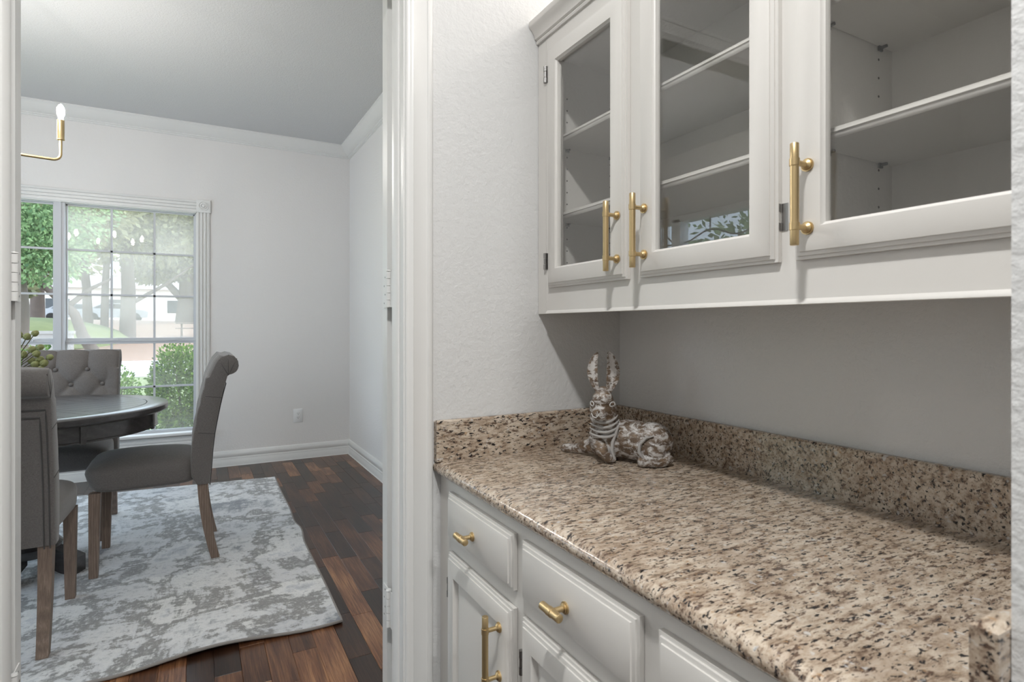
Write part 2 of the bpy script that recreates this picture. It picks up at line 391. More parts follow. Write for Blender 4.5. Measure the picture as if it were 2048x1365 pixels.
# crown moulding: profile (out from wall, down from ceiling)
CR = [(0, 0), (.105, 0), (.105, -.010), (.096, -.014), (.086, -.030), (.062, -.058), (.034, -.078), (.022, -.082), (.022, -.090), (.012, -.094), (.012, -.102), (0, -.106)]
b = MB(); b.prism(CR, (XL, YF, ZC), (XR, YF, ZC), (0, -1, 0), (0, 0, 1))
struct(b.build('trim_1', 'trim'), 'white crown moulding above the window wall', 'crown moulding')
b = MB(); b.prism(CR, (XR, YD, ZC), (XR, YF, ZC), (-1, 0, 0), (0, 0, 1))
struct(b.build('trim_2', 'trim'), 'white crown moulding along the dining room side wall', 'crown moulding')
BB = [(0, 0), (.024, 0), (.024, .004), (.018, .006), (.018, .052), (.016, .056), (.016, .074), (.012, .078), (.012, .086), (.015, .09), (.015, .118), (.011, .124), (.011, .130), (.006, .136), (0, .140)]
b = MB(); b.prism(BB, (XL, YF, 0), (XR, YF, 0), (0, -1, 0), (0, 0, 1))
struct(b.build('baseboard_far', 'trim'), 'white stepped baseboard under the window', 'baseboard')
b = MB(); b.prism(BB, (XR, YD, 0), (XR, YF, 0), (-1, 0, 0), (0, 0, 1))
struct(b.build('baseboard_right', 'trim'), 'white stepped baseboard of the side wall', 'baseboard')
# door casing, pantry side (profile: from inner edge outwards, proud of wall)
CA = [(0, 0), (0, .010), (.003, .013), (.008, .013), (.012, .0165), (.018, .0185), (.022, .016), (.056, .016), (.058, .0185), (.067, .0185), (.072, .014), (.072, 0)]
b = MB(); b.prism(CA, (XJ+.004, YW, 0), (XJ+.004, YW, ZD+.07), (1, 0, 0), (0, -1, 0))
struct(b.build('trim_3', 'trim'), 'white moulded door casing beside the granite counter', 'door casing')
b = MB(); b.prism(CA, (XJL-.004, YW, 0), (XJL-.004, YW, ZD+.07), (-1, 0, 0), (0, -1, 0))
struct(b.build('trim_4', 'trim'), 'white moulded door casing on the hinge side near the chairs', 'door casing')
b = MB(); b.prism(CA, (XJL-.004, YW, ZD), (XJ+.004, YW, ZD), (0, 0, 1), (0, -1, 0))
struct(b.build('trim_5', 'trim'), 'white moulded casing over the doorway', 'door casing')
# jambs with stop
def jamb(x, sgn, nm, lab):
    b = MB(); lo, hi = sorted((x, x+sgn*.012)); b.box(lo, hi, YW-.004, YD, 0, ZD)
    lo, hi = sorted((x, x-sgn*.011)); b.prism([(0, 0), (0, .004), (.008, .011), (.030, .011), (.030, 0)], (x, YW+.028, 0), (x, YW+.028, ZD), (0, 1, 0), (-sgn, 0, 0))
    struct(b.build(nm, 'trim'), lab, 'door jamb')
jamb(XJ, 1, 'trim_6', 'white door jamb with stop beside the counter')
jamb(XJL, -1, 'trim_7', 'white door jamb with stop near the grey chairs')
b = MB(); b.box(XJL-.012, XJ+.012, YW-.004, YD, ZD, ZD+.012)
struct(b.build('trim_8', 'trim'), 'white head jamb over the doorway', 'door jamb')
for x, sg, nm, lab in ((XJ+.022, 1, 'trim_9', 'white dining side casing behind the open door leaf by the counter wall'), (XJL-.022, -1, 'trim_10', 'white dining side casing behind the open door leaf by the chairs')):
    b = MB(); b.prism(CA, (x, YD, 0), (x, YD, ZD+.07), (sg, 0, 0), (0, 1, 0)); struct(b.build(nm, 'trim'), lab, 'door casing')
# two door leaves swung flat against the dining side wall
def leaf_door(x, sg, nm, lab):
    b = MB(); lo, hi = sorted((x, x+sg*.395)); y0, y1 = 1.558, 1.603
    b.box(lo, hi, y0, y1, .012, ZD-.01)
    for (z0, z1) in ((.2, .95), (1.1, 1.7), (1.8, 2.1)):
        b.rings(lo+.08, hi-.08, z0, z1, [(0, 0), (.01, .006), (.03, .008), (.04, .003)], lambda a, c, o: (a, y1+o, c))
    d = struct(b.build(nm, 'trim'), lab, 'door')
    for zc in (1.362, .490):
        h = MB(); r = .0075; hz = .049; ya = (y0+YD)/2; xa = x-sg*.004
        # leaf plate on the door edge with clipped corners, plate on the jamb, five-knuckle barrel
        P = [(ya, -hz), (y0+.026, -hz), (y0+.032, -hz+.010), (y0+.032, hz-.010), (y0+.026, hz), (ya, hz)]
        for s_ in (1,):
            h.prism(P, (x-sg*.0002, 0, zc), (x-sg*.0024, 0, zc), (0, 1, 0), (0, 0, 1))
        h.box(*sorted((x+sg*.0, x-sg*.0022)), YD-.012, ya, zc-hz, zc+hz)
        for k in range(5):
            z0 = zc-hz+k*.0196; h.tube([(xa, ya, z0+.0005), (xa, ya, z0+.0186)], r, 12)
        h.lathe([(r*.6, hz), (r*1.05, hz+.001), (r*.9, hz+.004), (.001, hz+.005)], (xa, ya, zc), n=12)
        ho = h.build('hinge', 'hinge_w', d)
        sc = MB()
        for k, dz in enumerate((-.036, -.012, .012, .036)):
            sc.lathe([(.0026, 0), (.0026, .0006)], (x-sg*.0024, y0+(.012 if k % 2 else .021), zc+dz), 'x', 8) if sg < 0 else sc.lathe([(.0026, -.0006), (.0026, 0)], (x-sg*.0024, y0+(.012 if k % 2 else .021), zc+dz), 'x', 8)
        sc.build('screw', 'steel', d)
    return d
leaf_door(XJ, 1, 'door_1', 'white door leaf folded back beside the counter wall, edge and hinges showing')
leaf_door(XJL, -1, 'door_2', 'white door leaf folded back near the grey chairs, edge and hinges showing')

# ---------------------------------------------------------------- dining window
win = thing('window_1', 'large white trimmed double-hung window pair with grille muntins', 'window', (0, 0, 0)); win['kind'] = 'structure'
YG = YF+.062      # glass plane
b = MB(); fy0, fy1 = YF+.03, YF+.10
for x0, x1 in ((WX0, WX0+.018), (-.024, WX1)): b.box(x0, x1, fy0, fy1, WZ0, WZ1)
b.box(WX0, WX1, fy0, fy1, WZ1-.014, WZ1); b.box(WX0, WX1, fy0, fy1, WZ0, WZ0+.022)
b.build('frame', 'alu', win)
b = MB(); b.box(-1.014, -.940, YF+.014, fy1, WZ0, WZ1); b.box(-.993, -.962, YF+.006, YF+.014, WZ0, WZ1); b.build('mullion', 'alu', win)
b = MB(); b.box(WX0, WX1, YF-.004, fy0, WZ1-.008, WZ1); b.box(WX0-.0, WX0+.006, YF-.004, fy0, WZ0, WZ1); b.box(WX1-.006, WX1, YF-.004, fy0, WZ0, WZ1); b.build('jamb_lining', 'trim', win)
FL = [(0, 0), (0, .018)]
for k in range(3): FL += [(.014+k*.027, .018), (.018+k*.027, .005), (.025+k*.027, .005), (.029+k*.027, .018)]
FL += [(.098, .016), (.102, .012), (.102, 0)]
b = MB(); b.prism(FL, (WX1, YF, WZ0-.02), (WX1, YF, WZ1), (1, 0, 0), (0, -1, 0)); b.build('side_casing', 'trim', win)
b = MB(); b.prism(FL, (WX0, YF, WZ0-.02), (WX0, YF, WZ1), (-1, 0, 0), (0, -1, 0)); b.build('side_casing', 'trim', win)
b = MB(); b.prism(FL, (WX0, YF, WZ1), (WX1, YF, WZ1), (0, 0, 1), (0, -1, 0)); b.build('head_casing', 'trim', win)
for x in (WX1-.004, WX0-.106):
    b = MB(); b.rings(x, x+.112, WZ1-.002, WZ1+.110, [(0, 0), (0, .022), (.003, .025)], lambda a, c, o: (a, YF-o, c)); ro = b.build('corner_block', 'trim', win)
    b = MB(); b.lathe([(.042, .024), (.040, .032), (.035, .032), (.033, .024), (.027, .024), (.025, .033), (.020, .033), (.018, .024), (.013, .024), (.010, .036), (.001, .038)][::-1], (0, 0, 0), 'y', 28)
    b.v = [(p[0]+x+.056, YF-p[1], p[2]+WZ1+.054) for p in b.v]; b.build('rosette', 'trim', ro)
b = MB(); b.prism([(-.05, 0), (.045, 0), (.052, .006), (.052, .022), (.045, .028), (-.05, .028)], (WX0-.13, YF, WZ0-.024), (WX1+.13, YF, WZ0-.024), (0, -1, 0), (0, 0, 1)); b.build('stool', 'trim', win)
b = MB(); b.prism([(0, 0), (0, .010), (.012, .012), (.016, .016), (.03, .016), (.034, .006), (.044, .006), (.048, .016), (.062, .016), (.066, .012), (.080, .012), (.086, .018), (.095, .018), (.095, 0)], (WX0-.1, YF, WZ0-.119), (WX1+.1, YF, WZ0-.119), (0, 0, 1), (0, -1, 0)); b.build('apron', 'trim', win)
def unit(x0, x1, fogu, name_off=0):
    # upper sash (outer), lower sash (inner)
    cols = [x0, x0+(x1-x0)/3, x0+2*(x1-x0)/3, x1]
    for up in (True, False):
        z0, z1 = (1.160, 2.258) if up else (.362, 1.116)
        y = YG+(.012 if up else 0); s_ = .010
        b = MB(); b.box(x0, x0+s_, y-.012, y+.012, z0, z1); b.box(x1-s_, x1, y-.012, y+.012, z0, z1); b.box(x0, x1, y-.012, y+.012, z1-s_, z1) if up else b.box(x0, x1, y-.018, y+.012, z1, z1+.028)
        b.box(x0, x1, y-.014, y+.012, z0-.016 if up else z0-.012, z0+.006)
        if not up:
            b.box(x0, x1, y-.026, y-.012, z1+.020, z1+.028)
            for q in (.34, .82): b.box(x0+(x1-x0)*q-.035, x0+(x1-x0)*q+.035, y-.03, y+.0, z1+.028, z1+.036)
        sh = b.build('sash', 'alu', win)
        rowsz = [z0, z0+(z1-z0)/3, z0+2*(z1-z0)/3, z1] if up else [z0, (z0+z1)/2+.004, z1]
        for xc in cols[1:3]:
            b = MB(); b.box(xc-.008, xc+.008, y-.006, y+.006, z0, z1); b.build('muntin', 'alu', sh)
        for zc in rowsz[1:-1]:
            b = MB(); b.box(x0, x1, y-.006, y+.006, zc-.008, zc+.008); b.build('muntin', 'alu', sh)
        for ci in range(3):
            for ri in range(len(rowsz)-1):
                b = MB(); hw, hh = (cols[ci+1]-cols[ci])/2, (rowsz[ri+1]-rowsz[ri])/2
                b.box(-hw+.004, hw-.004, -.001, .001, -hh+.004, hh-.004)
                mname = 'fogglass' if (up and fogu) else ('hazeglass' if not up else 'glass')
                if not up and not fogu: mname = 'glass'
                b.build('pane', mname, sh, ((cols[ci]+cols[ci+1])/2, y, (rowsz[ri]+rowsz[ri+1])/2))
unit(-.940, -.024, True)
unit(-1.932, -1.014, False)
# leaded window in the left wall
w2 = thing('window_2', 'leaded glass window pair seen reflected in the cabinet door', 'window', (0, 0, 0)); w2['kind'] = 'structure'
b = MB()
for y0, y1 in ((LY0, LY0+.06), (4.28, 4.40), (LY1-.06, LY1)): b.box(XL-.1, XL+.015, y0, y1, LZ0, LZ1)
b.box(XL-.1, XL+.015, LY0, LY1, LZ1-.03, LZ1+.09); b.box(XL-.1, XL+.03, LY0, LY1, LZ0-.06, LZ0+.04)
b.build('frame', 'trim', w2)
for y0, y1 in ((LY0+.06, 4.28), (4.40, LY1-.06)):
    b = MB(); b.box(XL-.051, XL-.049, y0, y1, LZ0+.04, LZ1-.03); b.build('pane', 'glass', w2)
    b = MB(); ym = (y0+y1)/2; r = .008; x = XL-.045
    b.tube([(x, y0, LZ1-.24), (x, ym-.35 if y1-y0 > 1 else ym-.1, LZ1-.24)], r, 6)
    pts = [(x, y0+(y1-y0)*t, LZ1-.24+.09*math.sin(math.pi*t*3)**2) for t in [i/24 for i in range(25)]]
    b.tube(pts, r, 6)
    for t in (1/6, .5, 5/6): b.tube([(x, y0+(y1-y0)*t, LZ1-.16), (x, y0+(y1-y0)*t, LZ1-.03)], r, 6)
    for t in (1/3, 2/3): b.tube([(x, y0+(y1-y0)*t, LZ0+.04), (x, y0+(y1-y0)*t, LZ1-.24)], r, 6)
    b.build('lead_came', 'lead', w2)

# ---------------------------------------------------------------- base cabinet, counter, wall cabinet
ZT, ZB = .907, .872                # counter top, underside
XF, XFR = .563, .542               # base face frame, counter front
base = thing('base_cabinet', 'off-white base cabinet with brass knobs under the granite counter', 'cabinet', (.86, .82, 0))
def part(mb, name, m, root, parent=None):
    l = root.location; mb.v = [(p[0]-l.x, p[1]-l.y, p[2]-l.z) for p in mb.v]
    return mb.build(name, m, parent or root)
b = MB(); e = .002
b.box(XF+.02, XB-e, YR+e, YR+.02, .1, ZB-e); b.box(XF+.02, XB-e, YW-.05, YW-.03, .1, ZB-e); b.box(XF+.02, XB-e, YR+.02, YW-.05, .1, .12); b.box(XB-.012, XB-e, YR+.02, YW-.05, .12, ZB-e)
b.box(XF+.02, XB-.02, YR+.02, YW-.05, .70, .705)
part(b, 'carcass', 'cabin', base)
b = MB(); b.box(XF+.07, XF+.085, YR+e, YW-e, 0, .1); part(b, 'toe_kick', 'cab', base)
DR = [(1.0, 1.336), (.628, .964), (.2535, .5895)]
b = MB()
for y0, y1 in ((YR+e, .268), (.575, .643), (.950, 1.014), (1.322, 1.370)): b.box(XF, XF+.02, y0, y1, .1, ZB-e)
for y0, y1 in ((.268, .575), (.643, .950), (1.014, 1.322)):
    b.box(XF, XF+.02, y0, y1, .832, ZB-e); b.box(XF, XF+.02, y0, y1, .680, .745); b.box(XF, XF+.02, y0, y1, .1, .15)
part(b, 'face_frame', 'cab', base)
b = MB(); b.box(XF+.001, XF+.02, 1.371, YW-e, .1, ZB-e); part(b, 'filler_strip', 'cab', base)
Pb = lambda a, c, o: (XF-.0008-o, a, c)
RD = [(0, 0), (0, .0088), (.0052, .0092), (.0056, .0122), (.0098, .0136), (.0116, .0138), (.0120, .0162), (.0178, .019)]
def knob(zc, yc, x, root, parent):
    b = MB(); b.lathe([(.0105, 0), (.0105, -.003), (.008, -.0035), (.008, -.006), (.005, -.0075), (.0048, -.024)][::-1], (x, yc, zc), 'x', 18)
    xa = x-.030
    b.lathe([(.0066, -.027), (.0072, -.0265), (.0072, -.006), (.0082, -.0055), (.0082, .0055), (.0072, .006), (.0072, .0265), (.0066, .027)], (xa, yc, zc), 'y', 18)
    return part(b, 'knob', 'brass', root, parent)
def pull(yc, z0, z1, x, root, parent, cc=.1):
    b = MB(); zm = (z0+z1)/2; xa = x-.033; r = .0066; h = (z1-z0)/2
    b.lathe([(r*.92, -h), (r, -h+.0008), (r, -cc/2-.006), (r*1.16, -cc/2-.0056), (r*1.16, -cc/2+.0056), (r, -cc/2+.006), (r, cc/2-.006), (r*1.16, cc/2-.0056), (r*1.16, cc/2+.0056), (r, cc/2+.006), (r, h-.0008), (r*.92, h)], (xa, yc, zm), 'z', 18)
    for s_ in (-1, 1):
        b.lathe([(.0045, -.029), (.0045, -.009), (.0065, -.007), (.0085, -.0055), (.0085, -.0032), (.0105, -.003), (.0105, 0)], (x, yc, zm+s_*cc/2), 'x', 18)
    return part(b, 'pull_handle', 'brass', root, parent)
def chinge(y, z0, z1, xs, root, parent, sgn=1):
    b = MB(); h = (z1-z0)
    b.box(xs-.0005, xs+.0025, y-.012, y+.006, z0, z1)
    b.tube([(xs-.004, y+.004, z0), (xs-.004, y+.004, z0+h*.3)], .005, 10); b.tube([(xs-.004, y+.004, z0+h*.33), (xs-.004, y+.004, z0+h*.67)], .0042, 10); b.tube([(xs-.004, y+.004, z0+h*.7), (xs-.004, y+.004, z1)], .005, 10)
    return part(b, 'hinge', 'steel', root, parent)
for i, (y0, y1) in enumerate(DR):
    b = MB(); b.rings(y0, y1, .731, .845, RD, Pb); dr = part(b, 'drawer', 'cab', base)
    knob(.786, (y0+y1)/2+.005, XF-.0195, base, dr)
    b = MB(); b.rings(y0, y1, .14, .695, RD+[(.048, .019), (.0495, .014), (.056, .007), (.058, .007), (.082, .0135)], Pb); dd = part(b, 'door', 'cab', base)
    hy = y0+.042 if i == 0 else (y0+.03 if i == 1 else y1-.03)
    pull(hy, .512, .672, XF-.0195, base, dd)
    for z in (.575, .2): chinge(y1+.009 if i < 2 else y0-.003, z, z+.048, XF-.001, base, dd)
# countertop (bullnose) and its splash boards
ct = thing('countertop', 'speckled brown and cream granite countertop with bullnose edge', 'countertop', (.86, .82, ZB))
R_ = (ZT-ZB)/2
pr = [(XB-.001, ZB), (XB-.001, ZT)]+[(XFR+.022+.022*math.cos(a)*1.0, (ZT+ZB)/2+R_*math.sin(a)) for a in [math.pi/2+math.pi*k/14 for k in range(15)]]
b = MB(); b.prism([(x-XB, z-ZB) for x, z in pr], (XB, YR+.0, ZB), (XB, YW-.0005, ZB), (1, 0, 0), (0, 0, 1), True)
part(b, 'slab', 'granite', ct)
SP = .107
def splash(x0, x1, y0, y1, m, free=None):
    b = MB(); z0, z1 = ZT, ZT+SP; c = .004
    v = lambda i, z: [(x0+i, y0+i, z), (x1-i, y0+i, z), (x1-i, y1-i, z), (x0+i, y1-i, z)]
    b.add(v(0, z0)+v(0, z1-c)+v(c, z1), [(0, 1, 5, 4), (1, 2, 6, 5), (2, 3, 7, 6), (3, 0, 4, 7), (4, 5, 9, 8), (5, 6, 10, 9), (6, 7, 11, 10), (7, 4, 8, 11), (8, 9, 10, 11)])
    return part(b, 'backsplash', m, ct)
splash(.545, XB-.021, YW-.021, YW-.0005, 'granite_l'); splash(XB-.021, XB-.0005, YR+.0, YW-.0005, 'granite'); splash(.568, XB-.021, YR+.0005, YR+.021, 'granite_l')
# wall cabinet
XU = .867; ZU0, ZU1 = 1.297, 2.06
up = thing('wall_cabinet', 'off-white wall cabinet with three glass doors above the counter', 'cabinet', (1.0, .82, ZU0))
b = MB()
b.box(XU+.02, XB-e, YR+e, YR+.022, ZU0+.012, ZU1); b.box(XU+.02, XB-e, YW-.02, YW-e, ZU0+.012, ZU1)
b.box(XU+.02, XB-e, .606, .624, ZU0+.032, ZU1-.02); b.box(XB-.010, XB-e, YR+.02, YW-.02, ZU0+.032, ZU1-.02)
b.box(XU+.02, XB-e, YR+.02, YW-.02, ZU0+.014, ZU0+.032); b.box(XU+.02, XB-e, YR+.02, YW-.02, ZU1-.02, ZU1)
part(b, 'carcass', 'cabin', up)
UD = [(1.014, 1.351), (.628, .973), (.252, .597)]
b = MB()
for y0, y1 in ((YR+e, .285), (.570, .655), (.945, 1.045), (1.32, 1.375)): b.box(XU, XU+.02, y0, y1, ZU0, ZU1+.02)
for y0, y1 in ((.285, .570), (.655, .945), (1.045, 1.32)):
    b.box(XU, XU+.02, y0, y1, ZU0, 1.402); b.box(XU, XU+.02, y0, y1, 2.005, ZU1+.02)
b.box(XU+.0005, XU+.02, 1.3765, YW-e, ZU0, ZU1+.02)
part(b, 'face_frame', 'cab', up)
b = MB(); b.prism([(0, 0), (.006, 0), (.006, .0015), (.003, .006), (0, .009)], (XU, YR+e, ZU0), (XU, 1.37, ZU0), (-1, 0, 0), (0, 0, 1)); part(b, 'bottom_bead', 'cab', up)
b = MB(); cp = [(0, 0), (.006, 0), (.008, .005), (.006, .010), (.012, .013), (.014, .022), (.022, .034), (.030, .042), (.032, .046), (.032, .058), (0, .058)]
b.prism(cp, (XU, YR+e, 2.078), (XU, YW-e, 2.078), (-1, 0, 0), (0, 0, 1)); b.box(XU, XU+.02, YR+e, YW-e, 2.081, 2.136); part(b, 'crown_molding', 'cab', up)
Pu = lambda a, c, o: (XU-.0008-o, a, c)
RU = [(0, 0), (0, .0088), (.0052, .0092), (.0056, .0122), (.0098, .0136), (.0116, .0138), (.0120, .0162), (.0178, .019), (.0495, .019), (.0505, .016), (.0545, .013), (.0545, 0)]
for i, (y0, y1) in enumerate(UD):
    b = MB(); b.rings(y0, y1, 1.369, 2.036, RU, Pu, cap=False)
    b.add([Pu(y0, 1.369, 0), Pu(y1, 1.369, 0), Pu(y1, 2.036, 0), Pu(y0, 2.036, 0)]+[Pu(y0+.0545, 1.369+.0545, 0), Pu(y1-.0545, 1.4235, 0), Pu(y1-.0545, 1.9815, 0), Pu(y0+.0545, 1.9815, 0)], [(0, 1, 5, 4), (1, 2, 6, 5), (2, 3, 7, 6), (3, 0, 4, 7)])
    dd = part(b, 'door', 'cab', up)
    b = MB(); b.box(XU-.0065, XU-.0035, y0+.05, y1-.05, 1.419, 1.986); g = part(b, 'glass_pane', 'cabglass', up, dd)
    hy = [y0+.024, y1-.026, y1-.029][i]
    pull(hy, 1.387, 1.546, XU-.0198, up, dd)
    for z in (1.422, 1.951):
        chinge([y1+.018, y0-.0, y0-.0][i], z, z+.046, XU-.001, up, dd)
for y0, y1 in ((.626, YW-.021), (YR+.023, .604)):
    for z in (1.580, 1.798):
        b = MB(); b.prism([(0, -.009), (.006, -.0095), (.009, -.006), (.0095, -.002), (.012, 0), (.0095, .003), (.009, .007), (.006, .009), (0, .009), (-.256, .009), (-.256, -.009)], (.908, y0, z-.006), (.908, y1, z-.006), (-1, 0, 0), (0, 0, 1))
        part(b, 'shelf', 'cab', up)
        for x in (.955, 1.115):
            for yy, s_ in ((y0, 1), (y1, -1)):
                b = MB(); b.tube([(x, yy-s_*.001, z-.0185), (x, yy+s_*.013, z-.0185)], .003, 8); b.box(x-.006, x+.006, *sorted((yy, yy+s_*.003)), z-.024, z-.015); part(b, 'shelf_pin', 'pin', up)
b = MB()
for yy, s_ in ((YW-.0202, -1), (.6058, -1)):
    for x in (.955, 1.115):
        for k in range(17):
            b.lathe([(.0024, -.0003), (.0024, .0003)], (x, yy, 1.38+k*.0345), 'y', 8)
tag(part(b, 'pin_holes', 'hole', up), kind='stuff')
# ceiling lamp fixture, an added unseen fill fixture and the strip above the cabinets
for nm, loc, r, lab in (('ceiling_light', (0, .2, ZP), .075, 'round recessed ceiling lamp over the pantry counter'), ('ceiling_light', (.25, -1.7, ZP), .11, 'added round fill lamp out of view at the camera end of the pantry')):
    t = thing(nm, lab, 'ceiling light', loc)
    b = MB(); n = 28
    b.lathe([(r, -.0005), (r+.018, -.002), (r+.02, -.009), (r, -.012), (r-.002, -.006)], (0, 0, 0), 'z', n); 
    b.f = b.f[:-2]; b.sm = b.sm[:-2]; b.build('trim_ring', 'trim', t)
    b = MB(); b.lathe([(.001, -.001), (r*.995, -.001), (r*.995, -.004), (.001, -.004)], (0, 0, 0), 'z', n); b.build('diffuser', 'lamp', t)
t = thing('cabinet_top_light', 'slim light strip lying on top of the wall cabinet', 'light strip', (1.0, 1.1, 2.0605))
b = MB(); b.box(-.05, .05, -.27, .27, 0, .03); b.box(-.012, .012, -.27, .27, .03, .195); b.build('housing', 'trim', t)
b = MB(); b.box(-.022, .022, -.25, .25, .195, .205); b.build('diffuser', 'lamp', t)
# outlet
t = thing('wall_outlet', 'white duplex wall outlet right of the window', 'outlet', (.838, YF, .412))
b = MB(); b.rings(-.043, .043, -.064, .064, [(0, .0), (0, .003), (.005, .007)], lambda a, c, o: (a, -o-.0002, c)); b.build('plate', 'plastic', t)
b = MB(); b.rings(-.0185, .0185, -.036, .036, [(0, .006), (0, .0085), (.001, .009)], lambda a, c, o: (a, -o, c)); b.build('receptacle', 'plastic', t)
b = MB()
for s_ in (-1, 1):
    z = s_*.019
    b.box(-.0085, -.0055, -.0096, -.008, z+.0015, z+.0095); b.box(.0055, .0085, -.0096, -.008, z+.0015, z+.0095); b.lathe([(.0032, -.0096), (.0032, -.008)], (0, 0, z-.006), 'y', 8)
b.build('slots', 'hole', t)

# ---------------------------------------------------------------- rug
b = MB(); nx, ny = 60, 80
cor = [(-2.0, 2.50), (.536, 2.483), (.561, 5.12), (-2.0, 5.34)]
def rugp(s, t):
    x = (cor[0][0]*(1-s)+cor[1][0]*s)*(1-t)+(cor[3][0]*(1-s)+cor[2][0]*s)*t
    y = (cor[0][1]*(1-s)+cor[1][1]*s)*(1-t)+(cor[3][1]*(1-s)+cor[2][1]*s)*t
    ed = max(0, (s-.62)/.38)
    x += .010*math.exp(-((y-3.66)/.09)**2)*ed-.008*math.exp(-((y-3.95)/.14)**2)*ed+.003*math.sin(y*5)*ed
    z = .0115+.016*math.exp(-((y-3.72-.15*(.5-x))/.10)**2)*ed**1.5
    nr = max(0, 1-t*9)
    z += nr**2*(.010*(1+math.sin(x*9+1.2))*.8)
    y += nr*.012*math.sin(x*8.3+.6)
    return x, y, z
top = [rugp(i/nx, j/ny) for j in range(ny+1) for i in range(nx+1)]
b.add(top, [(j*(nx+1)+i, j*(nx+1)+i+1, (j+1)*(nx+1)+i+1, (j+1)*(nx+1)+i) for j in range(ny) for i in range(nx)], True)
rug = thing('area_rug', 'abstract grey and cream area rug on the dark plank floor', 'rug', (-.72, 3.85, 0))
part(b, 'pile', 'rug', rug)
rim = [rugp(i/nx, 0) for i in range(nx+1)]+[rugp(1, j/ny) for j in range(1, ny+1)]+[rugp(1-i/nx, 1) for i in range(1, nx+1)]+[rugp(0, 1-j/ny) for j in range(1, ny+1)]
b = MB(); b.tube([(x, y, z-.0045) for x, y, z in rim], .0062, 8); part(b, 'binding', 'bind', rug)

# ---------------------------------------------------------------- chairs
FR = [(-.197, .408), (-.189, .47), (-.188, .541), (-.192, .635), (-.204, .698), (-.217, .79), (-.236, .88), (-.258, .98), (-.290, 1.055), (-.315, 1.085)]
RO = [(-.345, 1.097), (-.375, 1.088), (-.394, 1.062), (-.398, 1.030), (-.388, 1.004), (-.368, .990), (-.348, .985)]
RE = [(-.341, .978), (-.322, .905), (-.306, .832), (-.292, .755), (-.279, .678), (-.270, .59), (-.264, .499), (-.256, .408)]
HW = .255
def resample(pts, n):
    P = [Vector((a, c)) for a, c in pts]; L = [0]
    for i in range(1, len(P)): L.append(L[-1]+(P[i]-P[i-1]).length)
    out = []
    for k in range(n):
        d = L[-1]*k/(n-1); i = max(j for j in range(len(L)) if L[j] <= d+1e-9); i = min(i, len(P)-2)
        t = (d-L[i])/(L[i+1]-L[i]); out.append(P[i].lerp(P[i+1], t))
    return out
BT = [(x, z) for r, z in enumerate((.972, .876, .780, .684)) for x in ((-.0825, .0825) if r % 2 == 0 else (-.165, 0, .165))]
def tuft(x, z):
    zp = z-.972
    if zp > 0: t = abs(math.sin(math.pi*(x/.165+.5)))**.55
    else:
        p = x/.165+zp/.192+.5; q = x/.165-zp/.192+.5
        t = (abs(math.sin(math.pi*p))*abs(math.sin(math.pi*q)))**.33
        if abs(x) > .165: t = max(t, min(1, (abs(x)-.165)/.04)*(abs(math.sin(math.pi*(zp+.096)/.192))**.4))
    if z < .66: t = t+(1-t)*min(1, (.66-z)/.06)
    d = min(math.hypot(x-bx, z-bz) for bx, bz in BT)
    return .021*t-.012*math.exp(-(d/.018)**2)
